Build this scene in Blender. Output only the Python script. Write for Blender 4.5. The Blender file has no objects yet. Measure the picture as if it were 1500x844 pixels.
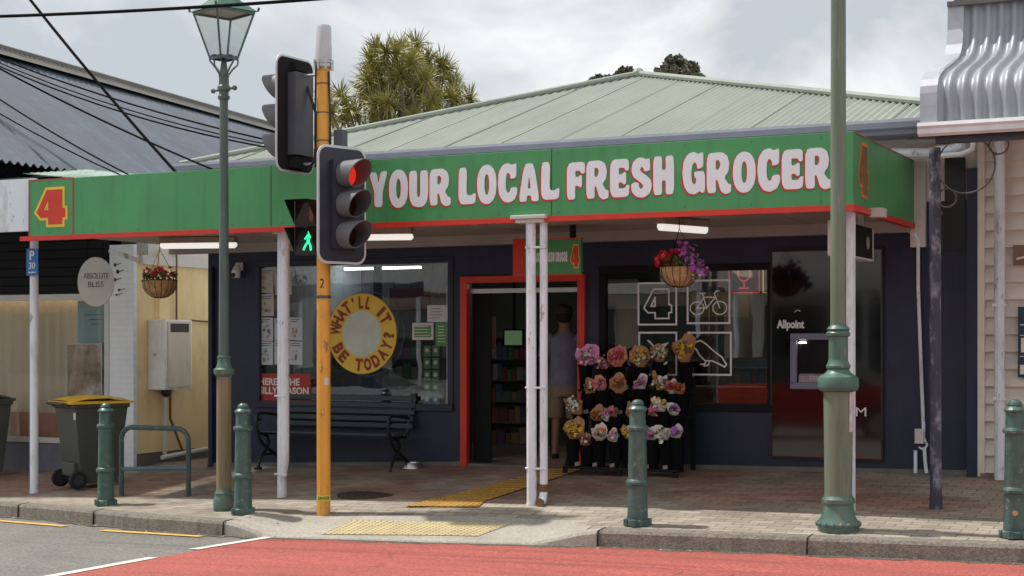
import bpy, bmesh, math, random
from mathutils import Vector, Matrix
random.seed(7)
PI = math.pi; R = math.radians
sc = bpy.context.scene
COL = sc.collection
# ------------------------------------------------------------------ camera
F = 2283.0; TH = R(26.3); S_, C_ = math.sin(TH), math.cos(TH); HOR = 498.0; CZ = 1.53
cam_d = bpy.data.cameras.new('camera'); cam = bpy.data.objects.new('camera', cam_d); COL.objects.link(cam)
cam.location = (0, 0, CZ); cam.rotation_euler = (R(90), 0, TH)
cam_d.sensor_width = 36.0; cam_d.lens = 36.0 * F / 1500.0
cam_d.shift_y = (HOR - 422.0) / 1500.0
cam_d.clip_start = 0.05; cam_d.clip_end = 2000
sc.camera = cam
# ------------------------------------------------------------------ world
SUN_EL = 61.0; SUN_DIR = Vector((-math.cos(R(SUN_EL)), -math.cos(R(SUN_EL)) * 0.06, math.sin(R(SUN_EL)))).normalized()
w = bpy.data.worlds.new('World'); sc.world = w; w.use_nodes = True
nt = w.node_tree; nt.nodes.clear()
out = nt.nodes.new('ShaderNodeOutputWorld'); bg = nt.nodes.new('ShaderNodeBackground')
sky = nt.nodes.new('ShaderNodeTexSky'); sky.sky_type = 'NISHITA'; sky.sun_disc = False
sky.sun_elevation = math.asin(SUN_DIR.z); sky.sun_rotation = math.atan2(SUN_DIR.x, SUN_DIR.y)
sky.air_density = 1.0; sky.dust_density = 1.5
tc = nt.nodes.new('ShaderNodeTexCoord')
mp = nt.nodes.new('ShaderNodeMapping'); mp.inputs['Scale'].default_value = (1, 1, 1.7)
mp.inputs['Location'].default_value = (3.1, 0.4, 0.2)
nz = nt.nodes.new('ShaderNodeTexNoise'); nz.inputs['Scale'].default_value = 4.2; nz.inputs['Detail'].default_value = 6; nz.inputs['Roughness'].default_value = 0.52
nz.inputs['Distortion'].default_value = 0.4
nt.links.new(tc.outputs['Generated'], mp.inputs['Vector']); nt.links.new(mp.outputs[0], nz.inputs['Vector'])
cr = nt.nodes.new('ShaderNodeValToRGB')
cr.color_ramp.elements[0].position = 0.40; cr.color_ramp.elements[0].color = (4.6, 5.0, 5.4, 1)
cr.color_ramp.elements[1].position = 0.62; cr.color_ramp.elements[1].color = (9.3, 9.2, 9.05, 1)
nt.links.new(nz.outputs['Fac'], cr.inputs['Fac'])
nz2 = nt.nodes.new('ShaderNodeTexNoise'); nz2.inputs['Scale'].default_value = 2.6; nz2.inputs['Detail'].default_value = 4
nt.links.new(mp.outputs[0], nz2.inputs['Vector'])
mr = nt.nodes.new('ShaderNodeMapRange'); mr.inputs['From Min'].default_value = 0.42; mr.inputs['From Max'].default_value = 0.62
mr.inputs['To Min'].default_value = 0.05; mr.inputs['To Max'].default_value = 0.0
nt.links.new(nz2.outputs['Fac'], mr.inputs['Value'])
mx = nt.nodes.new('ShaderNodeMix'); mx.data_type = 'RGBA'
nt.links.new(mr.outputs[0], mx.inputs[0]); nt.links.new(cr.outputs[0], mx.inputs[6]); nt.links.new(sky.outputs[0], mx.inputs[7])
nt.links.new(mx.outputs[2], bg.inputs['Color']); bg.inputs['Strength'].default_value = 0.10
nt.links.new(bg.outputs[0], out.inputs['Surface'])
# ------------------------------------------------------------------ sun
sd = bpy.data.lights.new('sun', 'SUN'); sd.energy = 3.3; sd.angle = R(1.5); sd.color = (1.0, 0.95, 0.87)
so = bpy.data.objects.new('sun', sd); COL.objects.link(so)
so.rotation_euler = SUN_DIR.to_track_quat('Z', 'Y').to_euler(); so.location = (0, 0, 30)
# ------------------------------------------------------------------ exposure
vs = sc.view_settings; vs.view_transform = 'Standard'; vs.look = 'None'; vs.exposure = 0.33; vs.gamma = 1.0
vs.use_curve_mapping = False
sc.render.engine = 'CYCLES'; sc.cycles.max_bounces = 6; sc.cycles.transparent_max_bounces = 12
sc.cycles.glossy_bounces = 3; sc.cycles.diffuse_bounces = 3
try: sc.cycles.use_denoising = True
except Exception: pass

# ================================================================== projections
def P(x, y, Y):
    r = (x - 750) / F; d = C_ + S_ * r; Z = Y / d
    return Vector((Z * (-S_ + C_ * r), Y, CZ + (HOR - y) / F * Z))
def PX(x, X):      # y-depth of a pixel column on the plane X
    r = (x - 750) / F; return X / ((-S_ + C_ * r) / (C_ + S_ * r))
def lerp(a, b, t): return a + (b - a) * t
def sm(t): t = max(0, min(1, t)); return t * t * (3 - 2 * t)
KERB = [(-40, 13.2), (-15, 13.2), (-12.72, 12.95), (-11.55, 12.64), (-10.21, 12.24), (-8.96, 12.0), (-8.2, 11.98), (-6.6, 12.0), (-5.9, 12.06), (-5.16, 12.13), (-3.86, 12.18), (-2.77, 12.24), (-1.76, 12.33), (2, 12.5), (40, 12.5)]
def YK(X):
    for (a, ya), (b, yb) in zip(KERB, KERB[1:]):
        if a <= X <= b: return lerp(ya, yb, (X - a) / (b - a))
    return 12.5
def g(X, Y):
    t = max(-8, min(7, X + 8)); return .105 + .030 * t - .0022 * t * t + .072 * (min(Y, 16.2) - 15.7)
def DR(X):
    if X < -8.98 or X > -5.12: return 0
    if X < -8.35: return sm((X + 8.98) / .63)
    if X > -5.95: return 1 - sm((X + 5.95) / .83)
    return 1
def h(X, Y):
    t = max(0, min(1, (YK(X) + 1.0 - Y) / 1.0)); return g(X, Y) - .128 * DR(X) * t
def rd(X, Y):
    yk = YK(X); return g(X, yk) - .135 + .012 * min(yk - Y, 7) - .012 * max(0, yk - Y - 7)
def hit(x, y, fn):
    lo, hi = 4., 30.
    for _ in range(50):
        m = (lo + hi) / 2; p = P(x, y, m)
        if p.z > fn(p.x, p.y): lo = m
        else: hi = m
    return P(x, y, m)
def G(x, y): return hit(x, y, h)
def GR(x, y): return hit(x, y, rd)

# ================================================================== materials
MATS = {}
def mat(name, col, rough=.6, metal=0, var=.12, scale=4., bump=0., bscale=60., dirt=0., dcol=(.06, .05, .04), dscale=3., stretch=(1, 1, 1), spec=.5, emit=None, estr=0, coat=0, speck=0, crack=0, streak=0, chip=0, ccol=(.3, .28, .25), cscale=16):
    if name in MATS: return MATS[name]
    m = bpy.data.materials.new(name); m.use_nodes = True; n = m.node_tree; b = n.nodes['Principled BSDF']
    L = n.links.new
    t = n.nodes.new('ShaderNodeTexCoord'); mpn = n.nodes.new('ShaderNodeMapping'); mpn.inputs['Scale'].default_value = stretch
    L(t.outputs['Object'], mpn.inputs[0])
    no = n.nodes.new('ShaderNodeTexNoise'); no.inputs['Scale'].default_value = scale; no.inputs['Detail'].default_value = 5; no.inputs['Roughness'].default_value = .6
    L(mpn.outputs[0], no.inputs['Vector'])
    r = n.nodes.new('ShaderNodeMapRange'); r.inputs['From Min'].default_value = .3; r.inputs['From Max'].default_value = .7
    r.inputs['To Min'].default_value = 1 - var; r.inputs['To Max'].default_value = 1 + var; L(no.outputs[0], r.inputs[0])
    mul = n.nodes.new('ShaderNodeMix'); mul.data_type = 'RGBA'; mul.blend_type = 'MULTIPLY'; mul.inputs[0].default_value = 1
    mul.inputs[6].default_value = (*col, 1); L(r.outputs[0], mul.inputs[7])
    last = mul.outputs[2]
    if dirt > 0:
        n2 = n.nodes.new('ShaderNodeTexNoise'); n2.inputs['Scale'].default_value = dscale; n2.inputs['Detail'].default_value = 8; n2.inputs['Roughness'].default_value = .7
        L(mpn.outputs[0], n2.inputs['Vector'])
        r2 = n.nodes.new('ShaderNodeMapRange'); r2.inputs['From Min'].default_value = .52; r2.inputs['From Max'].default_value = .68
        r2.inputs['To Max'].default_value = dirt; L(n2.outputs[0], r2.inputs[0])
        md = n.nodes.new('ShaderNodeMix'); md.data_type = 'RGBA'; L(r2.outputs[0], md.inputs[0]); L(last, md.inputs[6]); md.inputs[7].default_value = (*dcol, 1)
        last = md.outputs[2]
    if chip > 0:
        nc = n.nodes.new('ShaderNodeTexNoise'); nc.inputs['Scale'].default_value = cscale; nc.inputs['Detail'].default_value = 6; nc.inputs['Roughness'].default_value = .75; L(mpn.outputs[0], nc.inputs['Vector'])
        rc = n.nodes.new('ShaderNodeMapRange'); rc.inputs['From Min'].default_value = .60; rc.inputs['From Max'].default_value = .625; rc.inputs['To Max'].default_value = chip; L(nc.outputs[0], rc.inputs[0])
        mc_ = n.nodes.new('ShaderNodeMix'); mc_.data_type = 'RGBA'; L(rc.outputs[0], mc_.inputs[0]); L(last, mc_.inputs[6]); mc_.inputs[7].default_value = (*ccol, 1); last = mc_.outputs[2]
    if speck > 0:
        n4 = n.nodes.new('ShaderNodeTexNoise'); n4.inputs['Scale'].default_value = 42; n4.inputs['Detail'].default_value = 3; n4.inputs['Roughness'].default_value = .7; L(t.outputs['Object'], n4.inputs['Vector'])
        r4 = n.nodes.new('ShaderNodeMapRange'); r4.inputs['From Min'].default_value = .35; r4.inputs['From Max'].default_value = .65; r4.inputs['To Min'].default_value = 1 - speck; r4.inputs['To Max'].default_value = 1 + speck; L(n4.outputs[0], r4.inputs[0])
        m4 = n.nodes.new('ShaderNodeMix'); m4.data_type = 'RGBA'; m4.blend_type = 'MULTIPLY'; m4.inputs[0].default_value = 1; L(last, m4.inputs[6]); L(r4.outputs[0], m4.inputs[7]); last = m4.outputs[2]
    if streak > 0:
        mp5 = n.nodes.new('ShaderNodeMapping'); mp5.inputs['Scale'].default_value = (5, 5, .5) if crack == 0 else (.12, 2.2, 1); L(t.outputs['Object'], mp5.inputs[0])
        n5 = n.nodes.new('ShaderNodeTexNoise'); n5.inputs['Scale'].default_value = 2.2; n5.inputs['Detail'].default_value = 5; L(mp5.outputs[0], n5.inputs['Vector'])
        r5 = n.nodes.new('ShaderNodeMapRange'); r5.inputs['From Min'].default_value = .5; r5.inputs['From Max'].default_value = .75; r5.inputs['To Min'].default_value = 1; r5.inputs['To Max'].default_value = 1 - streak; L(n5.outputs[0], r5.inputs[0])
        m5 = n.nodes.new('ShaderNodeMix'); m5.data_type = 'RGBA'; m5.blend_type = 'MULTIPLY'; m5.inputs[0].default_value = 1; L(last, m5.inputs[6]); L(r5.outputs[0], m5.inputs[7]); last = m5.outputs[2]
    if crack > 0:
        nw = n.nodes.new('ShaderNodeTexNoise'); nw.inputs['Scale'].default_value = 3; L(t.outputs['Object'], nw.inputs['Vector'])
        mw = n.nodes.new('ShaderNodeMix'); mw.data_type = 'RGBA'; mw.inputs[0].default_value = .12; L(t.outputs['Object'], mw.inputs[6]); L(nw.outputs['Color'], mw.inputs[7])
        vo = n.nodes.new('ShaderNodeTexVoronoi'); vo.feature = 'DISTANCE_TO_EDGE'; vo.inputs['Scale'].default_value = .9; L(mw.outputs[2], vo.inputs['Vector'])
        r6 = n.nodes.new('ShaderNodeMapRange'); r6.inputs['From Min'].default_value = 0; r6.inputs['From Max'].default_value = .012; r6.inputs['To Min'].default_value = 1; r6.inputs['To Max'].default_value = 0; L(vo.outputs[0], r6.inputs[0])
        r7 = n.nodes.new('ShaderNodeMapRange'); r7.inputs['From Min'].default_value = .5; r7.inputs['From Max'].default_value = .6; L(no.outputs[0], r7.inputs[0])
        m7 = n.nodes.new('ShaderNodeMath'); m7.operation = 'MULTIPLY'; L(r6.outputs[0], m7.inputs[0]); L(r7.outputs[0], m7.inputs[1])
        m8 = n.nodes.new('ShaderNodeMath'); m8.operation = 'MULTIPLY'; m8.inputs[1].default_value = crack; L(m7.outputs[0], m8.inputs[0])
        m6 = n.nodes.new('ShaderNodeMix'); m6.data_type = 'RGBA'; L(m8.outputs[0], m6.inputs[0]); L(last, m6.inputs[6]); m6.inputs[7].default_value = (col[0] * .45, col[1] * .45, col[2] * .45, 1); last = m6.outputs[2]
    L(last, b.inputs['Base Color'])
    rr = n.nodes.new('ShaderNodeMapRange'); rr.inputs['To Min'].default_value = max(.02, rough - .08); rr.inputs['To Max'].default_value = min(1, rough + .08)
    L(no.outputs[0], rr.inputs[0]); L(rr.outputs[0], b.inputs['Roughness'])
    b.inputs['Metallic'].default_value = metal; b.inputs['Specular IOR Level'].default_value = spec
    b.inputs['Coat Weight'].default_value = coat
    if bump > 0:
        n3 = n.nodes.new('ShaderNodeTexNoise'); n3.inputs['Scale'].default_value = bscale; n3.inputs['Detail'].default_value = 4
        L(t.outputs['Object'], n3.inputs['Vector'])
        bp = n.nodes.new('ShaderNodeBump'); bp.inputs['Strength'].default_value = bump; bp.inputs['Distance'].default_value = .01
        L(n3.outputs[0], bp.inputs['Height']); L(bp.outputs[0], b.inputs['Normal'])
    if emit: b.inputs['Emission Color'].default_value = (*emit, 1); b.inputs['Emission Strength'].default_value = estr
    MATS[name] = m; return m
def brick(name, c1, c2, mortar, bw, bh, msize=.012, rough=.8, rot=(0, 0, 0), var=.3, vscale=1.2, bump=.5, offset=.5, zone=False):
    m = bpy.data.materials.new(name); m.use_nodes = True; n = m.node_tree; b = n.nodes['Principled BSDF']; L = n.links.new
    t = n.nodes.new('ShaderNodeTexCoord'); mpn = n.nodes.new('ShaderNodeMapping'); mpn.inputs['Rotation'].default_value = rot
    L(t.outputs['Object'], mpn.inputs[0])
    br = n.nodes.new('ShaderNodeTexBrick'); br.inputs['Color1'].default_value = (*c1, 1); br.inputs['Color2'].default_value = (*c2, 1); br.inputs['Mortar'].default_value = (*mortar, 1)
    br.inputs['Scale'].default_value = 1; br.inputs['Brick Width'].default_value = bw; br.inputs['Row Height'].default_value = bh; br.inputs['Mortar Size'].default_value = msize * bh * 4
    br.inputs['Bias'].default_value = -.1; br.offset = offset
    L(mpn.outputs[0], br.inputs['Vector'])
    no = n.nodes.new('ShaderNodeTexNoise'); no.inputs['Scale'].default_value = vscale; no.inputs['Detail'].default_value = 8; no.inputs['Roughness'].default_value = .65
    L(t.outputs['Object'], no.inputs['Vector'])
    r = n.nodes.new('ShaderNodeMapRange'); r.inputs['From Min'].default_value = .3; r.inputs['From Max'].default_value = .7; r.inputs['To Min'].default_value = 1 - var; r.inputs['To Max'].default_value = 1 + var
    L(no.outputs[0], r.inputs[0])
    mul = n.nodes.new('ShaderNodeMix'); mul.data_type = 'RGBA'; mul.blend_type = 'MULTIPLY'; mul.inputs[0].default_value = 1
    L(br.outputs['Color'], mul.inputs[6]); L(r.outputs[0], mul.inputs[7]); L(mul.outputs[2], b.inputs['Base Color'])
    vs_ = n.nodes.new('ShaderNodeTexVoronoi'); vs_.inputs['Scale'].default_value = 3.2; L(t.outputs['Object'], vs_.inputs['Vector'])
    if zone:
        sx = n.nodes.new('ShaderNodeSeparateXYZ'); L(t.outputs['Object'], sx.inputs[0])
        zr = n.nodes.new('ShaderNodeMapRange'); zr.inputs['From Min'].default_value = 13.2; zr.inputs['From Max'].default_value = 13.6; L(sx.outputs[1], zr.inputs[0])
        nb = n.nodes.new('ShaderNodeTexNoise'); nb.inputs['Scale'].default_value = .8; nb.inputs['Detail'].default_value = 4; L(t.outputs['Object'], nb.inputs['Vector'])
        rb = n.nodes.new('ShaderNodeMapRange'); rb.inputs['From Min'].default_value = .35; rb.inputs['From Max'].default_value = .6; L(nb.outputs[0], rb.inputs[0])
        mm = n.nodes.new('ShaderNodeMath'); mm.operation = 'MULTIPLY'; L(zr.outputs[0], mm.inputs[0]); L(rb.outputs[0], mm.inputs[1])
        zm = n.nodes.new('ShaderNodeMix'); zm.data_type = 'RGBA'; zm.blend_type = 'MULTIPLY'; L(mm.outputs[0], zm.inputs[0]); L(mul.outputs[2], zm.inputs[6]); zm.inputs[7].default_value = (.88, .58, .50, 1)  # red-brown pavers under the awning, tint also darkened for its shade
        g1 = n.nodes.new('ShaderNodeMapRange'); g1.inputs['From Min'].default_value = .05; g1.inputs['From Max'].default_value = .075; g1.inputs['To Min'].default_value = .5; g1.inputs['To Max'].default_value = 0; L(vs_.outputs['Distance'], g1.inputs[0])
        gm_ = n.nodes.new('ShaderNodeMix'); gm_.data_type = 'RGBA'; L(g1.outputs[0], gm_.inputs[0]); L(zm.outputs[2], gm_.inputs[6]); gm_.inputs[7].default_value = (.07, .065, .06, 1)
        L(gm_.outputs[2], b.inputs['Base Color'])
    b.inputs['Roughness'].default_value = rough
    n3 = n.nodes.new('ShaderNodeTexNoise'); n3.inputs['Scale'].default_value = 90; L(t.outputs['Object'], n3.inputs['Vector'])
    sub = n.nodes.new('ShaderNodeMath'); sub.operation = 'MULTIPLY_ADD'; L(br.outputs['Fac'], sub.inputs[0]); sub.inputs[1].default_value = -1.0; L(n3.outputs[0], sub.inputs[2])
    bp = n.nodes.new('ShaderNodeBump'); bp.inputs['Strength'].default_value = bump; bp.inputs['Distance'].default_value = .006
    L(sub.outputs[0], bp.inputs['Height']); L(bp.outputs[0], b.inputs['Normal'])
    MATS[name] = m; return m
def glassmat(name, tint=(.6, .62, .63), k=1.0, base=.0):
    m = bpy.data.materials.new(name); m.use_nodes = True; n = m.node_tree; n.nodes.clear(); L = n.links.new
    o = n.nodes.new('ShaderNodeOutputMaterial'); mixs = n.nodes.new('ShaderNodeMixShader'); tr = n.nodes.new('ShaderNodeBsdfTransparent'); gl = n.nodes.new('ShaderNodeBsdfGlossy')
    tr.inputs['Color'].default_value = (*tint, 1); gl.inputs['Roughness'].default_value = .0; gl.inputs['Color'].default_value = (1, 1, 1, 1)
    lw = n.nodes.new('ShaderNodeLayerWeight'); pw = n.nodes.new('ShaderNodeMath'); pw.operation = 'POWER'; pw.inputs[1].default_value = 5
    fr = n.nodes.new('ShaderNodeMath'); fr.operation = 'MULTIPLY_ADD'; fr.inputs[1].default_value = .96; fr.inputs[2].default_value = .04; L(lw.outputs['Facing'], pw.inputs[0]); L(pw.outputs[0], fr.inputs[0])
    ma = n.nodes.new('ShaderNodeMath'); ma.operation = 'MULTIPLY_ADD'; ma.inputs[1].default_value = k; ma.inputs[2].default_value = base; ma.use_clamp = True
    t = n.nodes.new('ShaderNodeTexCoord'); nn = n.nodes.new('ShaderNodeTexNoise'); nn.inputs['Scale'].default_value = 1.3
    bp = n.nodes.new('ShaderNodeBump'); bp.inputs['Strength'].default_value = .05; bp.inputs['Distance'].default_value = .02
    L(t.outputs['Object'], nn.inputs['Vector']); L(nn.outputs[0], bp.inputs['Height']); L(bp.outputs[0], gl.inputs['Normal'])
    L(fr.outputs[0], ma.inputs[0]); L(ma.outputs[0], mixs.inputs[0]); L(tr.outputs[0], mixs.inputs[1]); L(gl.outputs[0], mixs.inputs[2]); L(mixs.outputs[0], o.inputs['Surface'])
    MATS[name] = m; return m

M = dict(
 navy=mat('navy_paint', (.0145, .020, .052), .5, var=.25, scale=2, dirt=.35, dcol=(.03, .03, .036), dscale=2.6, streak=.25, bump=.15, bscale=12),
 black=mat('black_paint', (.012, .012, .013), .4),
 matte=mat('matt_black', (.014, .014, .016), .8, spec=.2),
 green=mat('sign_green', (.072, .315, .112), .38, var=.10, scale=1.1, dirt=.3, dcol=(.075, .23, .10), dscale=.9, streak=.16),
 red=mat('sign_red', (.62, .035, .018), .4, var=.1),
 redtrim=mat('weathered_red_trim', (.33, .09, .06), .6),
 yellow=mat('sign_yellow', (.82, .55, .05), .4, var=.06),
 lilac=mat('letter_white', (.82, .84, .90), .4, var=.04),
 white=mat('white_paint', (.76, .80, .87), .5, var=.08, scale=3, dirt=.55, dcol=(.36, .31, .26), dscale=6, stretch=(1, 1, .35), bump=.2, bscale=25, streak=.15, chip=.7, ccol=(.25, .19, .14), cscale=9),
 offwhite=mat('off_white_paint', (.62, .60, .57), .5, var=.08, dirt=.3, dcol=(.3, .26, .2), dscale=4),
 cream=mat('cream_weatherboard', (.80, .74, .66), .55, var=.08, scale=2, dirt=.45, dcol=(.60, .46, .26), dscale=1.6, stretch=(.6, 1, 1.5)),
 yellowwall=mat('ochre_render', (.90, .70, .38), .8, var=.10, scale=1.5, bump=.25, bscale=40, dirt=.4, dcol=(.50, .36, .18), dscale=2, stretch=(1, 1, .5)),
 soffit=mat('soffit_paint', (.36, .33, .31), .6, var=.1, scale=1.5, dirt=.4, dcol=(.28, .22, .18), dscale=1.2),
 roofgreen=mat('pale_green_roof', (.285, .315, .27), .55, var=.10, scale=1.2, dirt=.35, dcol=(.20, .235, .19), dscale=.8, stretch=(2, .4, 1)),
 roofblue=mat('old_blue_grey_roof', (.105, .128, .165), .75, metal=0, var=.2, scale=.9, dirt=.8, dcol=(.155, .18, .21), dscale=3, stretch=(.35, 2, 1)),
 zinc=mat('zinc_iron', (.33, .34, .38), .5, metal=.35, var=.12, scale=2, streak=.15),
 gutter=mat('gutter_paint', (.25, .27, .32), .4, var=.08),
 bollard=mat('bollard_green', (.058, .115, .105), .38, var=.2, scale=8, dirt=.75, dcol=(.13, .155, .135), dscale=11, bump=.35, bscale=30, streak=.2, chip=.8, ccol=(.20, .22, .20), cscale=14),
 lampgreen=mat('lamp_green', (.072, .15, .122), .42, var=.2, scale=4, dirt=.6, dcol=(.16, .18, .13), dscale=3, stretch=(1.5, 1.5, .4), chip=.7, ccol=(.22, .19, .14), cscale=10),
 shaftR=mat('faded_lamp_shaft', (.16, .195, .14), .5, var=.22, scale=3, dirt=.7, dcol=(.085, .155, .12), dscale=2.2, stretch=(3, 3, .25), bump=.15, chip=.6, ccol=(.26, .25, .20), cscale=5, streak=.25),
 shaftL=mat('rusty_lamp_shaft', (.24, .18, .10), .55, var=.22, scale=3, dirt=.6, dcol=(.12, .14, .10), dscale=2.6, stretch=(3, 3, .3), bump=.15, chip=.7, ccol=(.13, .08, .05), cscale=5, streak=.25),
 polegrey=mat('lamp_pole_paint', (.085, .125, .112), .45, var=.2, dirt=.5, dcol=(.14, .15, .12), dscale=4, stretch=(2, 2, .3)),
 orange=mat('pole_orange', (.76, .36, .05), .42, var=.1, scale=3, dirt=.6, dcol=(.42, .24, .08), dscale=6, stretch=(2, 2, .5), bump=.2, bscale=25, streak=.2, chip=.8, ccol=(.20, .13, .08), cscale=7),
 sigblack=mat('signal_dark_plastic', (.032, .035, .048), .42, var=.1),
 siggrey=mat('signal_grey_plastic', (.075, .08, .10), .5, var=.1),
 asphalt=mat('asphalt', (.205, .195, .180), .85, var=.12, scale=1.4, bump=.8, bscale=170, dirt=.4, dcol=(.145, .135, .125), dscale=1.1, speck=.42, crack=.7, streak=.2),
 redroad=mat('red_road_surface', (.40, .098, .080), .85, var=.12, scale=1.7, bump=.8, bscale=150, dirt=.6, dcol=(.27, .085, .072), dscale=2.6, stretch=(.35, 1.6, 1), speck=.38, crack=.6, streak=.30),
 roadwhite=mat('road_white', (.68, .66, .60), .7, var=.12, scale=9, dirt=.3, dcol=(.4, .38, .34), dscale=12),
 roadyellow=mat('road_yellow', (.72, .44, .10), .7, var=.12, scale=9, dirt=.35, dcol=(.4, .3, .16), dscale=14),
 kerb=mat('kerb_concrete', (.215, .19, .16), .85, var=.2, scale=5, bump=.8, bscale=90, dirt=.7, dcol=(.10, .09, .07), dscale=5, speck=.3, streak=.35),
 concrete=mat('ramp_concrete', (.37, .345, .30), .85, var=.12, scale=3, bump=.5, bscale=110, dirt=.5, dcol=(.24, .22, .185), dscale=2.3, speck=.2),
 tact=mat('tactile_yellow', (.43, .24, .04), .7, var=.16, scale=5, dirt=.5, dcol=(.36, .25, .12), dscale=4),
 tactpale=mat('tactile_worn_yellow', (.50, .41, .23), .75, var=.14, scale=6, dirt=.6, dcol=(.36, .31, .22), dscale=5),
 iron=mat('cast_iron', (.075, .055, .045), .6, metal=.3, var=.3, bump=.5),
 concretedark=mat('plinth_concrete', (.16, .145, .13), .85, var=.2, bump=.3),
 bin=mat('bin_plastic', (.055, .065, .054), .5, var=.12, scale=3, dirt=.4, dcol=(.085, .08, .065), dscale=2.5, bump=.1),
 lid=mat('bin_lid_yellow', (.80, .47, .03), .45, var=.08, dirt=.25, dcol=(.45, .3, .08)),
 rubber=mat('rubber', (.012, .012, .012), .8),
 wood=mat('bench_slat_paint', (.035, .055, .065), .45, var=.2, scale=3, stretch=(.3, 3, 3)),
 coir=mat('coir_liner', (.46, .28, .14), .95, var=.35, scale=14, bump=1, bscale=80),
 wire=mat('dark_wire', (.012, .012, .012), .95, spec=.05),
 leaf=mat('leaf_green', (.06, .11, .03), .6, var=.35, scale=9),
 leafd=mat('leaf_dark', (.03, .06, .02), .6, var=.3, scale=9),
 cordy=mat('cabbage_tree_leaf', (.25, .235, .05), .5, var=.45, scale=1.6, dirt=.5, dcol=(.30, .19, .06), dscale=2),
 bark=mat('pale_bark', (.22, .19, .15), .9, var=.25, bump=.5),
 pohu=mat('grey_green_foliage', (.13, .125, .085), .8, var=.4, scale=1),
 redfl=mat('red_petal', (.62, .015, .03), .5, var=.3, scale=20),
 pinkfl=mat('pink_petal', (.75, .16, .32), .5, var=.2, scale=20),
 purfl=mat('purple_petal', (.50, .16, .55), .5, var=.25, scale=20),
 whitefl=mat('white_petal', (.75, .74, .65), .5, var=.1),
 yelfl=mat('yellow_petal', (.80, .50, .03), .5, var=.15, scale=20),
 orafl=mat('orange_petal', (.72, .20, .04), .5, var=.2, scale=20),
 kraft=mat('kraft_paper', (.46, .25, .12), .7, var=.12, scale=10),
 pinkw=mat('pink_wrap', (.80, .33, .68), .5, var=.1),
 peachw=mat('peach_wrap', (.68, .28, .17), .5, var=.1),
 whitew=mat('white_wrap', (.78, .72, .68), .5, var=.1),
 bucket=mat('black_bucket', (.005, .005, .006), .8, spec=.1),
 paper=mat('paper_white', (.56, .60, .66), .6, var=.05),
 bluesign=mat('blue_sign', (.015, .14, .42), .35, var=.05),
 darksign=mat('dark_blue_sign', (.012, .04, .07), .4),
 brown=mat('brown_plate', (.22, .14, .09), .6),
 curtain=mat('beige_curtain', (.66, .57, .43), .85, var=.04),
 curtainp=mat('pink_curtain_hem', (.55, .28, .20), .8),
 aqua=mat('aqua_poster', (.27, .42, .43), .5, var=.05),
 chrome=mat('dull_steel', (.5, .5, .5), .35, metal=.8, var=.1),
 atm=mat('atm_lavender_steel', (.20, .20, .30), .35, metal=.2, var=.06),
 glossblack=mat('gloss_black_panel', (.005, .005, .006), .04, var=0.0, spec=.9, coat=.5),
 tube=mat('tube_diffuser', (.8, .8, .78), .4, emit=(1, .98, .93), estr=.55, var=.03),
 lit=mat('lit_tube', (.8, .8, .8), .4, emit=(.92, 1, .92), estr=11),
 screen=mat('lit_screen', (.1, .3, .12), .4, emit=(.35, .6, .3), estr=.12),
 greenman=mat('green_man_light', (.0, .6, .2), .4, emit=(.02, 1.0, .35), estr=1.3),
 redlens=mat('lit_red_lens', (.7, .02, .01), .25, emit=(1, .04, .02), estr=.45, var=.05),
 darklens=mat('dark_lens', (.03, .008, .006), .15, var=.1),
 neon=mat('red_neon_tube', (.6, .03, .05), .4, emit=(1, .05, .08), estr=.55),
 neony=mat('yellow_neon_tube', (.6, .4, .03), .4, emit=(1, .7, .1), estr=.5),
 skin=mat('skin', (.34, .18, .12), .6, var=.05),
 shirt=mat('grey_blue_tshirt', (.22, .23, .32), .85, var=.2, scale=7, bump=1, bscale=9),
 shorts=mat('khaki_shorts', (.30, .235, .15), .85, var=.2, scale=7, bump=1, bscale=9),
 cap=mat('dark_cap', (.06, .055, .05), .8),
 shoe=mat('dark_shoe', (.02, .02, .02), .7),
 glassm=glassmat('shop_glass', (.72, .74, .76), 2.2, .02),
 lampglass=glassmat('lamp_glass', (.78, .80, .78), .7, .0),
 carred=mat('car_red', (.45, .02, .012), .25, coat=1, var=.03),
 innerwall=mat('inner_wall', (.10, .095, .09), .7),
 shelfm=mat('shelf_metal', (.14, .13, .12), .5),
 brickpaleo=mat('opposite_render', (.75, .74, .72), .8, var=.1),
 opp2=mat('opposite_cream', (.72, .64, .50), .8, var=.1),
 darkglass=mat('dark_window', (.02, .025, .03), .1),
 cord=mat('brown_rust', (.20, .10, .05), .8, var=.3),
 whitebrick=brick('painted_brick_white', (.86, .88, .92), (.85, .87, .91), (.81, .83, .87), .22, .075, .02, .6, rot=(R(90), 0, 0), var=.06, bump=.5),
 paver=brick('footpath_pavers', (.38, .33, .265), (.24, .21, .175), (.13, .115, .095), .22, .11, .010, .85, rot=(0, 0, 0), var=.30, vscale=1.1, zone=True, bump=1.0),
)

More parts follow.
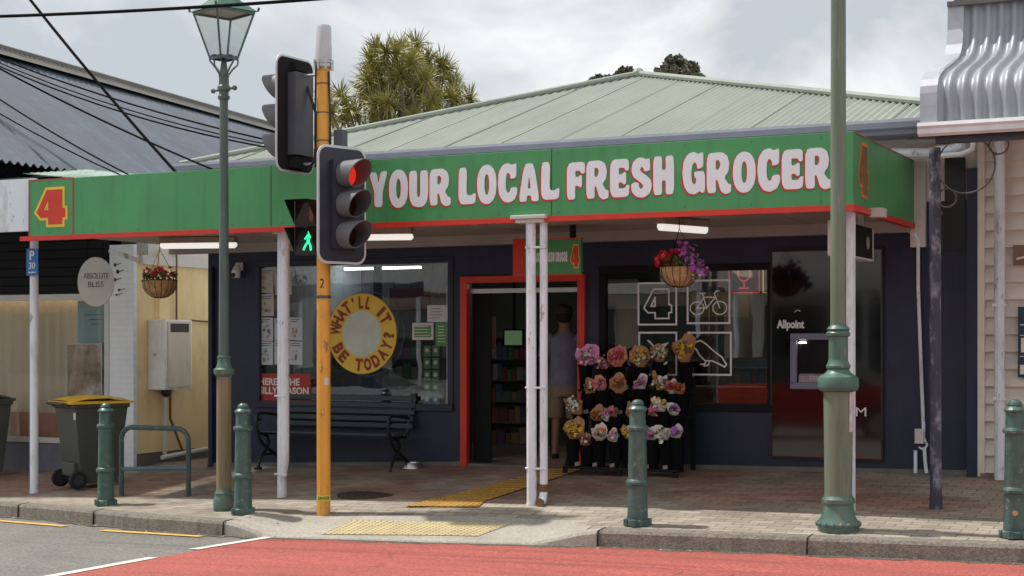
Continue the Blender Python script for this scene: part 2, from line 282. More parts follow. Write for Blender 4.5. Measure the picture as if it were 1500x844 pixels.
# ================================================================== mesh builder
class MB:
    def __init__(s): s.v = []; s.f = []; s.m = []; s.mi = 0; s.sm = []; s.smooth = False
    def face(s, idx): s.f.append(idx); s.m.append(s.mi); s.sm.append(s.smooth)
    def add(s, vs, fs):
        o = len(s.v); s.v += [Vector(p) for p in vs]
        for f in fs: s.face([o + i for i in f])
        return s
    def box(s, x0, x1, y0, y1, z0, z1):
        if x0 > x1: x0, x1 = x1, x0
        if y0 > y1: y0, y1 = y1, y0
        if z0 > z1: z0, z1 = z1, z0
        return s.add([(x0, y0, z0), (x1, y0, z0), (x1, y1, z0), (x0, y1, z0), (x0, y0, z1), (x1, y0, z1), (x1, y1, z1), (x0, y1, z1)],
                     [(0, 3, 2, 1), (4, 5, 6, 7), (0, 1, 5, 4), (1, 2, 6, 5), (2, 3, 7, 6), (3, 0, 4, 7)])
    def bar(s, a, b, w, d, up=(0, 0, 1)):     # rectangular bar from a to b
        a = Vector(a); b = Vector(b); t = (b - a).normalized(); u = t.cross(Vector(up))
        if u.length < 1e-4: u = t.cross(Vector((1, 0, 0)))
        u.normalize(); n = u.cross(t)
        vs = []
        for p in (a, b):
            for i, j in ((-1, -1), (1, -1), (1, 1), (-1, 1)): vs.append(p + u * i * w / 2 + n * j * d / 2)
        return s.add(vs, [(0, 1, 2, 3), (7, 6, 5, 4), (0, 4, 5, 1), (1, 5, 6, 2), (2, 6, 7, 3), (3, 7, 4, 0)])
    def tube(s, pts, r, n=10, cap=True, closed=False):
        pts = [Vector(p) for p in pts]; k = len(pts); rs = r if isinstance(r, (list, tuple)) else [r] * k
        ss = s.smooth; s.smooth = True
        t0 = (pts[1] - pts[0]).normalized(); u = t0.orthogonal().normalized(); o = len(s.v)
        for i, p in enumerate(pts):
            if closed: t = (pts[(i + 1) % k] - pts[i - 1]).normalized()
            elif i == 0: t = t0
            elif i == k - 1: t = (p - pts[i - 1]).normalized()
            else: t = ((pts[i + 1] - p).normalized() + (p - pts[i - 1]).normalized()).normalized()
            u = (u - t * u.dot(t)); u = u.normalized() if u.length > 1e-5 else t.orthogonal().normalized()
            vv = t.cross(u)
            for j in range(n):
                a = 2 * PI * j / n; s.v.append(p + (u * math.cos(a) + vv * math.sin(a)) * rs[i])
        for i in range(k if closed else k - 1):
            i2 = (i + 1) % k
            for j in range(n):
                j2 = (j + 1) % n; s.face([o + i * n + j, o + i * n + j2, o + i2 * n + j2, o + i2 * n + j])
        s.smooth = ss
        if cap and not closed:
            s.face([o + j for j in range(n)][::-1]); s.face([o + (k - 1) * n + j for j in range(n)])
        return s
    def lathe(s, prof, c=(0, 0), n=24, smooth=True, flute=0, fz=(0, 0)):
        ss = s.smooth; s.smooth = smooth; o = len(s.v); k = len(prof)
        for (r, z) in prof:
            for j in range(n):
                a = 2 * PI * j / n; rr = r
                if flute and fz[0] <= z <= fz[1]: rr = r * (1 - flute * (j % 2))
                s.v.append(Vector((c[0] + rr * math.cos(a), c[1] + rr * math.sin(a), z)))
        for i in range(k - 1):
            for j in range(n):
                j2 = (j + 1) % n; s.face([o + i * n + j, o + i * n + j2, o + (i + 1) * n + j2, o + (i + 1) * n + j])
        s.smooth = ss
        s.face([o + j for j in range(n)][::-1]); s.face([o + (k - 1) * n + j for j in range(n)])
        return s
    def prism(s, poly, o, u, v, d):    # polygon in plane (o,u,v), extruded by vector d
        o = Vector(o); u = Vector(u); v = Vector(v); d = Vector(d); k = len(poly)
        a = [o + u * p[0] + v * p[1] for p in poly]; b = [p + d for p in a]
        return s.add(a + b, [tuple(range(k))[::-1], tuple(range(k, 2 * k))] + [(i, (i + 1) % k, k + (i + 1) % k, k + i) for i in range(k)])
    def grid(s, fn, nu, nv):
        o = len(s.v)
        for i in range(nu + 1):
            for j in range(nv + 1): s.v.append(Vector(fn(i / nu, j / nv)))
        for i in range(nu):
            for j in range(nv):
                a = o + i * (nv + 1) + j; s.face([a, a + nv + 1, a + nv + 2, a + 1])
        return s
    def ball(s, c, r, n=8, m=5, sq=(1, 1, 1)):
        c = Vector(c); ss = s.smooth; s.smooth = True; o = len(s.v)
        for i in range(m + 1):
            ph = PI * i / m
            for j in range(n):
                a = 2 * PI * j / n; s.v.append(c + Vector((r * sq[0] * math.sin(ph) * math.cos(a), r * sq[1] * math.sin(ph) * math.sin(a), r * sq[2] * math.cos(ph))))
        for i in range(m):
            for j in range(n):
                j2 = (j + 1) % n; s.face([o + i * n + j, o + (i + 1) * n + j, o + (i + 1) * n + j2, o + i * n + j2])
        s.smooth = ss; return s
    def mesh(s, vs, fs, o, u, v, w):
        o = Vector(o); u = Vector(u); v = Vector(v); w = Vector(w)
        return s.add([o + u * p[0] + v * p[1] + w * p[2] for p in vs], fs)

OFF = {}
def build(name, mb, mats, parent=None, off=None, bevel=0, kind=None, subsurf=0):
    if off is None: off = OFF[parent.name] if parent is not None else Vector((0, 0, 0))
    off = Vector(off)
    me = bpy.data.meshes.new(name); me.from_pydata([tuple(p - off) for p in mb.v], [], [tuple(f) for f in mb.f])
    if not isinstance(mats, (list, tuple)): mats = [mats]
    for m in mats: me.materials.append(m)
    for p, mi, smt in zip(me.polygons, mb.m, mb.sm): p.material_index = mi; p.use_smooth = smt
    me.validate(); me.update()
    if any(mb.sm): me.set_sharp_from_angle(angle=R(27))
    bm = bmesh.new(); bm.from_mesh(me); bmesh.ops.recalc_face_normals(bm, faces=bm.faces) if name not in ('road',) else None
    bm.to_mesh(me); bm.free()
    ob = bpy.data.objects.new(name, me); COL.objects.link(ob)
    if parent is not None: ob.parent = parent
    else: ob.location = off
    OFF[ob.name] = off
    if bevel:
        md = ob.modifiers.new('bevel', 'BEVEL'); md.width = bevel; md.segments = 2; md.limit_method = 'ANGLE'; md.angle_limit = R(40)
    if kind: ob['kind'] = kind
    return ob
def tag(o, label, cat, group=None):
    o['label'] = label; o['category'] = cat
    if len(label.split()) > 16 or len(label.split()) < 4: print('LONG', len(label.split()), label)
    if group: o['group'] = group
    return o
def thing(name, label, cat, loc, rz=0, group=None, local=False):
    o = bpy.data.objects.new(name, None); COL.objects.link(o); o.empty_display_size = .1
    o.location = loc; o.rotation_euler = (0, 0, rz); OFF[o.name] = Vector((0, 0, 0)) if local else Vector(loc)
    return tag(o, label, cat, group)
def solo(name, mb, mats, label, cat, loc, group=None, **k):
    return tag(build(name, mb, mats, None, off=loc, **k), label, cat, group)
def copy_tree(o, loc=None, rz=None, label=None, parent=None):
    c = o.copy(); COL.objects.link(c); OFF[c.name] = OFF[o.name]
    if parent is not None: c.parent = parent
    for ch in list(o.children): copy_tree(ch, parent=c)
    if loc is not None: c.location = loc
    if rz is not None: c.rotation_euler = (0, 0, rz)
    if label: c['label'] = label
    return c

# ================================================================== lettering
def curve_to_mesh(cu):
    ob = bpy.data.objects.new('tmp', cu); COL.objects.link(ob)
    dg = bpy.context.evaluated_depsgraph_get(); dg.update()
    me = bpy.data.meshes.new_from_object(ob.evaluated_get(dg))
    vs = [tuple(v.co) for v in me.vertices]; fs = [tuple(p.vertices) for p in me.polygons]
    bpy.data.objects.remove(ob); bpy.data.meshes.remove(me); bpy.data.curves.remove(cu)
    return vs, fs
def text_geo(s, bold=0, ext=.004):
    cu = bpy.data.curves.new('tmp', 'FONT'); cu.body = s; cu.size = 1; cu.extrude = ext; cu.offset = bold; cu.resolution_u = 3
    return curve_to_mesh(cu)
def put_text(mb, s, o, u, v, W, Hh, bold=0, depth=.004):
    """fit text s into the W x H box at o (lower left), u right, v up"""
    vs, fs = text_geo(s, bold)
    x0 = min(p[0] for p in vs); x1 = max(p[0] for p in vs); y0 = min(p[1] for p in vs); y1 = max(p[1] for p in vs)
    u = Vector(u); v = Vector(v); n = u.cross(v)
    q = [((p[0] - x0) / (x1 - x0) * W, (p[1] - y0) / (y1 - y0) * Hh, (p[2] / .004 + 1) * depth / 2) for p in vs]
    mb.mesh(q, fs, o, u, v, n)
def chaikin(p, it=2, k=.18):
    for _ in range(it):
        q = []
        for i in range(len(p)):
            a = p[i]; b = p[(i + 1) % len(p)]
            q.append((lerp(a[0], b[0], k), lerp(a[1], b[1], k))); q.append((lerp(a[0], b[0], 1 - k), lerp(a[1], b[1], 1 - k)))
        p = q
    return p
def ell(cx, cy, rx, ry, n=22, e=.9): return [(cx + rx * math.copysign(abs(math.cos(2 * PI * i / n)) ** e, math.cos(2 * PI * i / n)), cy + ry * math.copysign(abs(math.sin(2 * PI * i / n)) ** e, math.sin(2 * PI * i / n))) for i in range(n)]
GL = {
 'Y': (.68, [[(0, 1), (.27, 1), (.345, .66), (.43, 1.01), (.68, 1.02), (.485, .42), (.49, 0), (.2, 0), (.205, .42)]]),
 'O': (.68, [ell(.34, .49, .34, .53), ell(.34, .49, .085, .28)]),
 'U': (.67, [[(0, 1), (.28, 1), (.27, .36), (.30, .25), (.36, .25), (.39, .36), (.385, 1), (.66, 1), (.67, .4), (.63, .13), (.5, -.02), (.33, -.04), (.13, .01), (.02, .18), (0, .4)]]),
 'R': (.74, [[(0, 0), (.28, 0), (.27, .33), (.33, .32), (.42, .04), (.56, -.04), (.73, 0), (.735, .2), (.64, .22), (.53, .38), (.65, .52), (.68, .72), (.62, .92), (.45, 1.02), (0, 1)], [(.27, .82), (.36, .82), (.41, .75), (.40, .65), (.35, .58), (.27, .58)]]),
 'L': (.62, [[(0, 0), (.60, 0), (.62, .29), (.54, .29), (.48, .24), (.28, .25), (.31, 1), (.02, 1.01)]]),
 'C': (.67, [[(.64, .64), (.44, .60), (.43, .7), (.38, .77), (.32, .77), (.28, .66), (.27, .5), (.28, .32), (.34, .23), (.41, .25), (.45, .37), (.66, .38), (.67, .22), (.58, .04), (.38, -.04), (.18, .01), (.04, .2), (0, .5), (.04, .82), (.18, 1), (.36, 1.04), (.48, .98), (.62, 1.02), (.64, .98)]]),
 'A': (.72, [[(0, 0), (.27, 0), (.29, .16), (.43, .16), (.45, 0), (.72, 0), (.52, 1.01), (.2, 1)], [(.31, .34), (.42, .34), (.365, .70)]]),
 'F': (.60, [[(0, 0), (.28, 0), (.27, .37), (.37, .37), (.43, .32), (.5, .34), (.5, .66), (.43, .64), (.37, .60), (.28, .61), (.28, .78), (.43, .77), (.49, .69), (.60, .70), (.60, 1.01), (0, 1)]]),
 'E': (.63, [[(0, 0), (.60, 0), (.63, .32), (.54, .31), (.47, .23), (.28, .23), (.28, .39), (.38, .39), (.44, .33), (.52, .34), (.52, .66), (.44, .65), (.38, .60), (.28, .60), (.28, .78), (.46, .77), (.51, .69), (.61, .70), (.60, 1.01), (0, 1)]]),
 'S': (.67, [[(.60, 1.01), (.62, .68), (.42, .66), (.40, .76), (.33, .79), (.29, .72), (.34, .64), (.5, .55), (.64, .43), (.67, .25), (.6, .06), (.4, -.04), (.18, -.01), (.03, .12), (.0, .32), (.12, .39), (.25, .36), (.26, .26), (.32, .19), (.39, .23), (.39, .30), (.26, .41), (.08, .52), (.01, .7), (.06, .91), (.2, 1.03), (.36, 1.04), (.48, .98)]]),
 'H': (.66, [[(0, 0), (.28, 0), (.27, .37), (.4, .37), (.39, 0), (.66, .01), (.655, 1.01), (.39, 1), (.40, .64), (.27, .64), (.28, 1), (0, 1)]]),
 'G': (.70, [[(.64, .64), (.46, .60), (.44, .73), (.37, .78), (.30, .7), (.27, .5), (.29, .28), (.36, .21), (.42, .26), (.42, .38), (.37, .40), (.36, .54), (.69, .55), (.69, .02), (.6, -.01), (.54, .05), (.38, -.04), (.19, .0), (.05, .18), (0, .5), (.04, .82), (.18, 1), (.36, 1.04), (.48, .98), (.62, 1.02), (.64, .98)]]),
 '4': (1.0, [[(.36, 1), (.9, 1), (.9, .47), (1, .45), (1, .2), (.9, .2), (.9, 0), (.41, 0), (.41, .2), (.15, .2), (0, .36)], [(.41, .42), (.41, .72), (.26, .42)]]),
}
def glyph_geo(ch, off=0, ext=.5, soft=1):
    cu = bpy.data.curves.new('tmp', 'CURVE'); cu.dimensions = '2D'; cu.fill_mode = 'BOTH'; cu.extrude = ext; cu.offset = off
    for poly in GL[ch][1]:
        p = chaikin(poly, 2, .16) if (soft and len(poly) != 22) else poly
        sp = cu.splines.new('POLY'); sp.points.add(len(p) - 1)
        for q, (x, y) in zip(sp.points, p): q.co = (x, y, 0, 1)
        sp.use_cyclic_u = True
    return curve_to_mesh(cu)
def put_glyph(mb, ch, o, u, v, W, Hh, off=0, depth=.006, soft=1):
    vs, fs = glyph_geo(ch, off, .5, soft); u = Vector(u); v = Vector(v); n = u.cross(v); gw = GL[ch][0]
    mb.mesh([(p[0] / gw * W, p[1] * Hh, (p[2] + .5) * depth) for p in vs], fs, o, u, v, n)
XA = Vector((1, 0, 0)); ZA = Vector((0, 0, 1)); YA = Vector((0, 1, 0))
#SETTING
# ================================================================== ground
def strip(x0, x1, fy0, fy1, fz, nx, ny, dz=0):
    def fn(a, b):
        X = lerp(x0, x1, a); Y = lerp(fy0(X), fy1(X), b); return (X, Y, fz(X, Y) + dz)
    m = MB(); m.smooth = True; m.grid(fn, nx, ny); return m
build('ground', MB().grid(lambda a, b: (lerp(-400, 400, a), lerp(-300, 500, b), -1.4), 4, 4), M['asphalt'], kind='structure')
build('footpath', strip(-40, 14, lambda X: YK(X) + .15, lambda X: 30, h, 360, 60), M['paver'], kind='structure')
build('road', strip(-45, 20, lambda X: -4, lambda X: YK(X) + .05, rd, 260, 24), M['asphalt'], kind='structure')
build('far_footpath', strip(-45, 20, lambda X: -12, lambda X: -4, lambda X, Y: rd(X, -4) + .13, 20, 4), M['concrete'], kind='structure')
# kerb
m = MB(); N = 360
prof = [(.15, 0.004, 1), (.02, 0.004, 1), (0.0, -.02, 1), (-.012, -1, 0)]
xs = [lerp(-40, 14, i / N) for i in range(N + 1)]
o = 0
for X in xs:
    y = YK(X)
    for dy, dz, top in prof:
        z = h(X, y + dy) + dz if top else rd(X, y) - .02
        m.v.append(Vector((X, y + dy, z)))
for i in range(N):
    for j in range(3):
        a = i * 4 + j
        Xm = xs[i]; m.mi = 1 if -8.98 < Xm < -5.2 else 0
        m.face([a, a + 1, a + 5, a + 4])
m.mi = 0
kb = build('kerb', m, [M['kerb'], M['concrete']], kind='structure')
# kerb stone joints
m = MB()
for X in [-13.9, -12.35, -10.95, -8.97, -5.18, -3.4, -1.72]:
    y = YK(X); z = h(X, y + .05)
    m.bar((X, y - .016, rd(X, y)), (X, y - .008, z), .008, .012, up=(0, 1, 0)); m.bar((X, y, z + .003), (X, y + .15, h(X, y + .15) + .005), .008, .004)
build('kerb_joints', m, M['matte'], kind='structure')
# concrete ramp
def ramp(a, b):
    X = lerp(-8.97, -5.35, a); yb = lerp(12.50, 12.72, a) + (0.12 * math.sin(a * PI)); Y = lerp(YK(X) + .13, yb, b)
    if a > .9: Y = lerp(YK(X) + .13, yb - (a - .9) * 3.2, b)
    return (X, Y, h(X, Y) + .005)
m = MB(); m.smooth = True; m.grid(ramp, 60, 8); build('crossing_ramp', m, M['concrete'], kind='structure')
# red lane
A = GR(392, 788); B = GR(80, 845)
def lineX(Y): return A.x + (Y - A.y) * (B.x - A.x) / (B.y - A.y)
def redf(a, b):
    Y = lerp(8.7, 12.02, b); X0 = lineX(Y); X = lerp(X0, 14, a * a); yk = YK(X) - .012
    Y2 = lerp(8.7, yk, b) if X > A.x + .3 else min(Y, yk)
    return (X, Y2, rd(X, Y2) + .004)
m = MB(); m.smooth = True; m.grid(redf, 120, 60); build('red_road_surface', m, M['redroad'], kind='structure')
def dash(a, b, wd, mt, name):
    m = MB(); m.smooth = False
    d = Vector((b.x - a.x, b.y - a.y, 0)).normalized(); n = Vector((-d.y, d.x, 0))
    def fn(s, t):
        p = a.lerp(b, s) + n * (t - .5) * wd; return (p.x, p.y, rd(p.x, p.y) + .009)
    m.grid(fn, 10, 2); return build(name, m, mt, kind='structure')
dash(GR(60, 848), GR(224, 818), .11, M['roadwhite'], 'white_road_line'); dash(GR(283, 806), GR(394, 788), .11, M['roadwhite'], 'white_road_line')
dash(GR(-60, 760), GR(95, 772), .10, M['roadyellow'], 'yellow_road_line'); dash(GR(150, 778), GR(295, 787), .10, M['roadyellow'], 'yellow_road_line')
# tactile paving
def tactile(q, nu, nv, mt, name, dots=True):
    q = [Vector(p) for p in q]; m = MB()
    def bil(a, b):
        p = q[0].lerp(q[1], a).lerp(q[3].lerp(q[2], a), b); return Vector((p.x, p.y, h(p.x, p.y) + .011))
    m.grid(lambda a, b: bil(a, b), 24, 10)
    for i in range(nu):
        for j in range(nv):
            c = bil((i + .5) / nu, (j + .5) / nv)
            if dots: m.lathe([(.014, c.z - .001), (.012, c.z + .005), (.006, c.z + .007)], (c.x, c.y), 6)
    if not dots:
        for j in range(nv):
            for i in range(nu):
                a = bil((i + .08) / nu, (j + .5) / nv); b = bil((i + .92) / nu, (j + .5) / nv)
                m.bar(a + Vector((0, 0, .002)), b + Vector((0, 0, .002)), .028, .008)
    return build(name, m, mt, kind='structure')
tactile([G(470, 784), G(700, 787), G(748, 769), G(512, 764)], 26, 10, M['tactpale'], 'tactile_paving')
tactile([G(592, 743), G(700, 744), G(712, 734), G(636, 732)], 12, 8, M['tact'], 'tactile_paving')
tactile([G(640, 732.5), G(716, 733.5), G(856, 688), G(808, 688)], 8, 14, M['tact'], 'tactile_strip', dots=False)
random.seed(77); m = MB()
for _ in range(260):
    X = random.uniform(-14.5, -1.4); Y = YK(X) - abs(random.gauss(0, .10)) - .015 if random.random() < .6 else random.uniform(YK(X) + .2, 15.5); z = (rd(X, Y) + .008) if Y < YK(X) else (h(X, Y) + .012); a_ = random.uniform(0, 6.28); s_ = random.uniform(.008, .022)
    u_ = Vector((math.cos(a_), math.sin(a_), random.uniform(-.2, .3))); v_ = Vector((-math.sin(a_), math.cos(a_), random.uniform(-.3, .3))); c_ = Vector((X, Y, z)); m.mi = random.randrange(3)
    m.add([c_ - u_ * s_, c_ + v_ * s_ * .5, c_ + u_ * s_, c_ - v_ * s_ * .5], [(0, 1, 2, 3)])
build('leaf_litter', m, [mat('dry_leaf', (.20, .13, .07), .9), mat('pale_scrap', (.45, .42, .38), .9), mat('dark_leaf', (.06, .05, .035), .9)], kind='stuff')
def gd(a, b):
    X = lerp(-14.5, -1.2, a); w_ = .05 + .05 * math.sin(X * 3.1) * math.sin(X * 7.7 + 1) + .02 * math.sin(X * 23); Y = lerp(YK(X) - .02 - max(.02, w_ + .03), YK(X) - .0, b); return (X, Y, rd(X, Y) + .006)
m = MB(); m.grid(gd, 300, 1); build('gutter_dirt', m, mat('gutter_dirt', (.10, .085, .065), .95, var=.4, scale=12, speck=.4), kind='structure')
# drain cover in the footpath
c = G(542, 724); mh = thing('manhole_cover', 'round rusty cast iron manhole cover set in the footpath pavers', 'manhole cover', (c.x, c.y, c.z))
m = MB(); m.lathe([(.335, c.z - .02), (.335, c.z + .006), (.31, c.z + .006), (.31, c.z - .02)], (c.x, c.y), 40)
build('rim', m, M['iron'], mh)
m = MB(); m.lathe([(.305, c.z - .02), (.305, c.z + .007)], (c.x, c.y), 40)
for i in range(-4, 5):
    for j in range(-4, 5):
        if i * i + j * j < 17: m.box(c.x + i * .065 - .02, c.x + i * .065 + .02, c.y + j * .065 - .02, c.y + j * .065 + .02, c.z + .006, c.z + .012)
build('lid', m, M['iron'], mh)
# utility cover in the red road
c = GR(1035, 843); m = MB(); m.box(c.x - .2, c.x + .2, c.y - .38, c.y + .05, c.z - .01, c.z + .007); m.mi = 1; m.box(c.x - .185, c.x + .185, c.y - .365, c.y + .035, c.z - .01, c.z + .010)
solo('utility_cover', m, [M['iron'], M['redroad']], 'small iron utility cover at the lower edge of the red road', 'utility cover', (c.x, c.y, c.z))

# ================================================================== grocer building
YW = 15.7
def wx(px, Y=YW): return P(px, 0, Y).x
XL, XR = wx(305), wx(1435)
shop = thing('shop_building', 'single storey corner grocery shop with navy walls and a pale green corrugated roof', 'shop', (-7.5, YW, 0))
wL = (wx(376), wx(662), P(500, 600, YW).z - .06, 2.47); dO = (wx(679), wx(856), 0, 2.19); wR = (wx(880), wx(1131), .81, 2.31)
m = MB(); TOP = 2.9
def seg(a, b, z0, z1): m.box(a, b, YW, YW + .2, z0, z1)
seg(XL, wL[0], -.4, TOP); seg(wL[0], wL[1], -.4, .74); seg(wL[0], wL[1], 2.47, TOP); seg(wL[1], dO[0], -.4, TOP); seg(dO[0], dO[1], 2.19, TOP)
seg(dO[1], wR[0], -.4, TOP); seg(wR[0], wR[1], -.4, .81); seg(wR[0], wR[1], 2.31, TOP); seg(wR[1], XR, -.4, TOP)
m.box(XR - .2, XR, YW + .2, 24, -.4, 3.6); m.box(XL, XR, 24, 24.2, -.4, 3.6)
build('wall', m, M['navy'], shop)
m = MB(); m.box(XL, XL + .2, YW + .2, 24, -.4, 3.6); build('side_wall', m, M['white'], shop)  # unseen wall, made white to bounce light onto the ochre wall
# upper wall in cream boards
m = MB()
for k in range(5): m.add([(XL, YW + .03, 2.9 + k * .16), (XR + .2, YW + .03, 2.9 + k * .16), (XR + .2, YW + .05, 3.06 + k * .16), (XL, YW + .05, 3.06 + k * .16)], [(0, 1, 2, 3)])
for k in range(5): m.add([(XL, YW + .03, 2.9 + k * .16), (XR + .2, YW + .03, 2.9 + k * .16), (XR + .2, YW + .05, 2.9 + k * .16), (XL, YW + .05, 2.9 + k * .16)], [(0, 1, 2, 3)])
m.box(XL, XR + .2, YW + .06, YW + .2, 2.9, 3.66)
build('weatherboard', m, M['cream'], shop)
m = MB(); x0 = wx(1338); m.box(x0 - .02, x0 + .13, YW - .06, YW, 2.45, 3.3); build('corner_board', m, M['offwhite'], shop, bevel=.004)
# plinth line at the foot of the wall
m = MB()
for a, b in ((XL, dO[0]), (dO[1], XR)): m.add([(a, YW - .03, g(a, YW) - .03), (b, YW - .03, g(b, YW) - .03), (b, YW - .03, g(b, YW) + .05), (a, YW - .03, g(a, YW) + .05), (a, YW + .01, g(a, YW) - .03), (b, YW + .01, g(b, YW) - .03), (b, YW + .01, g(b, YW) + .05), (a, YW + .01, g(a, YW) + .05)], [(0, 1, 2, 3), (3, 2, 6, 7), (1, 5, 6, 2), (4, 0, 3, 7)])
build('plinth', m, M['concretedark'], shop)
def window(x0, x1, z0, z1, fw, mt, bars=()):
    m = MB(); y0, y1 = YW - .015, YW + .09
    m.box(x0 - .02, x1 + .02, y0, y1, z1 - fw, z1 + .02); m.box(x0 - .02, x1 + .02, y0 - .02, y1, z0 - .03, z0 + fw)
    m.box(x0 - .02, x0 + fw, y0, y1, z0 + fw, z1 - fw); m.box(x1 - fw, x1 + .02, y0, y1, z0 + fw, z1 - fw)
    for b in bars: m.box(b - .02, b + .02, y0 + .01, y1, z0 + fw, z1 - fw)
    f = build('window', m, mt, shop, bevel=.004)
    m = MB(); m.box(x0 + fw, x1 - fw, YW + .035, YW + .041, z0 + fw, z1 - fw)
    build('pane', m, M['glassm'], f); return f
window(wL[0], wL[1], .74, 2.47, .05, M['navy'], ())
m = MB(); m.box(wx(543), wx(552), YW + .06, YW + .12, .78, 2.42); build('mullion', m, M['navy'], shop)
window(wR[0], wR[1], .81, 2.31, .05, M['matte'], ())
# red door surround
m = MB(); a, b = dO[0], dO[1]; t = .065
zl = g(a, YW); zr = g(b, YW)
m.box(a - .02, a + t, YW - .05, YW + .02, zl - .02, 2.25); m.box(b - t, b + .02, YW - .05, YW + .02, zr - .02, 2.25); m.box(a + t, b - t, YW - .05, YW + .02, 2.25 - t - .01, 2.25)
build('door_frame', m, M['red'], shop, bevel=.004)
m = MB(); m.box(a + t, b - t, YW + .03, YW + .1, 2.06, 2.11); build('door_track', m, M['chrome'], shop)
m = MB(); m.box(a + t, a + t + .22, YW + .12, YW + .15, .12, 2.06); build('sliding_door', m, M['matte'], shop)
m = MB(); m.box(a, b, YW - .03, YW + .2, -.2, .125); build('door_sill', m, M['concretedark'], shop)
# awning: soffit, top and edge
FX0, FX1, FY = P(42, 0, 13.2).x, P(1250, 0, 13.2).x, 13.2
FZ0, FZ1 = 2.67, 3.31
m = MB(); m.box(FX0 + .03, FX1 - .03, FY + .05, YW - .001, 2.715, 2.74)
for k in range(1, 9):
    X = lerp(FX0, FX1, k / 9); m.box(X - .012, X + .012, FY + .05, YW - .002, 2.708, 2.716)
m.box(FX0 + .03, FX1 - .03, FY + .5, FY + .58, 2.68, 2.714); m.box(FX0 + .03, FX1 - .03, YW - .10, YW - .003, 2.60, 2.713)
build('awning_soffit', m, M['soffit'], shop)
m = MB(); m.add([(FX0, FY + .05, 3.24), (FX1, FY + .05, 3.24), (FX1, YW - .001, 3.27), (FX0, YW - .001, 3.27), (FX0, FY + .05, 3.26), (FX1, FY + .05, 3.26), (FX1, YW - .001, 3.29), (FX0, YW - .001, 3.29)], [(0, 1, 2, 3), (4, 5, 6, 7), (0, 1, 5, 4)])
build('awning_roof', m, M['zinc'], shop)
# hip roof
EY, EZ = 15.3, 3.65; RX0, RX1 = -12.1, -2.2; AP = Vector((-7.96, 20.04, 5.165)); BY = 24.8
m = MB(); m.smooth = True
def face_cols(m, p0, p1, ap, pitch=.085, amp=.0125):
    p0 = Vector(p0); p1 = Vector(p1); L = (p1 - p0).length; u = (p1 - p0) / L; fa = (ap - p0).dot(u); foot = p0 + u * fa; vv = ap - foot; n = u.cross(vv).normalized()
    if n.z < 0: n = -n
    N = int(L / pitch * 6); o = len(m.v)
    for i in range(N + 1):
        s = L * i / N; t = s / fa if s < fa else (L - s) / (L - fa); wv = amp * math.sin(2 * PI * s / pitch)
        m.v.append(p0 + u * s + n * wv - vv.normalized() * .06); m.v.append(p0 + u * s + vv * max(t, 0) + n * wv)
    for i in range(N): m.face([o + 2 * i, o + 2 * i + 2, o + 2 * i + 3, o + 2 * i + 1])
face_cols(m, (RX0, EY, EZ), (RX1, EY, EZ), AP); face_cols(m, (RX0, EY, EZ), (RX0, BY, EZ), AP); face_cols(m, (RX1, EY, EZ), (RX1, BY, EZ), AP); face_cols(m, (RX0, BY, EZ), (RX1, BY, EZ), AP)
m.smooth = False; m.mi = 1
p0 = Vector((RX0, EY, EZ)); u_ = XA; fa = AP.x - RX0; vv_ = Vector((0, AP.y - EY, AP.z - EZ)); nn_ = XA.cross(vv_).normalized()
for k in range(1, 14):
    s_ = k * .72
    if s_ > RX1 - RX0 - .2: break
    t_ = s_ / fa if s_ < fa else (RX1 - RX0 - s_) / (RX1 - RX0 - fa); m.bar(p0 + XA * s_ + nn_ * .009, p0 + XA * s_ + vv_ * t_ * .985 + nn_ * .009, .009, .010, up=nn_)
roof = build('roof', m, [M['roofgreen'], mat('roof_lap', (.24, .26, .22), .7)], shop)
m = MB(); m.smooth = False
for cx, cy in ((RX0, EY), (RX1, EY), (RX0, BY), (RX1, BY)):
    a = Vector((cx, cy, EZ + .03)); b = AP + Vector((0, 0, .04)); m.tube([a, b], .04, 8)
    for k in range(1, 30):
        p = a.lerp(b, k / 30); 
m.ball(AP + Vector((0, 0, .03)), .09)
m.smooth = False; build('hip_capping', m, M['roofgreen'], roof)
m = MB(); N = 90
prof = [(-.06, .02), (-.13, .02), (-.14, -.01), (-.13, -.065), (-.05, -.07), (-.04, .0)]
m.prism([(EY + p[0], EZ + p[1]) for p in prof], (RX0, 0, 0), YA, ZA, (RX1 - RX0 + .2, 0, 0))
m.prism([(EY - .035, EZ - .115), (EY - .035, EZ - .03), (YW, EZ - .03), (YW, EZ - .115)], (RX0, 0, 0), YA, ZA, (RX1 - RX0 + .2, 0, 0))
build('gutter', m, M['gutter'], shop)
# posts
def post(px, py, name, items):
    c = G(px, py); f = F * (C_ + S_ * (px - 750) / F) / c.y
    return c, f
def wpost(px, py, label_ignored=None, double=True, lean=0):
    c = G(px, py); m = MB(); m.tube([(c.x, c.y, c.z - .03), (c.x, c.y, c.z + .14), (c.x + lean, c.y, 2.70)], .048, 14)
    m.tube([(c.x, c.y, c.z - .03), (c.x, c.y, c.z + .02)], .052, 14)
    p = build('post', m, M['white'], shop)
    return c, p
c, p = wpost(779, 740, lean=-.01)
m = MB(); m.box(c.x - .17, c.x + .19, c.y - .12, c.y + .1, 2.665, 2.70); m.box(c.x - .14, c.x + .16, c.y - .08, c.y + .06, 2.63, 2.666); build('capital', m, M['offwhite'], p, bevel=.006)
m = MB(); x = c.x + .115; y = c.y + .02
m.tube([(x, y, 2.70), (x, y, .1), (x, y, c.z + .12), (x + .005, y - .04, c.z + .045), (x + .005, y - .10, c.z + .035)], .038, 12)
for z in (1.08, .32, 2.4): m.tube([(c.x - .05, c.y - .035, z), (x + .045, y - .04, z)], .011, 6)
build('downpipe', m, M['white'], shop)
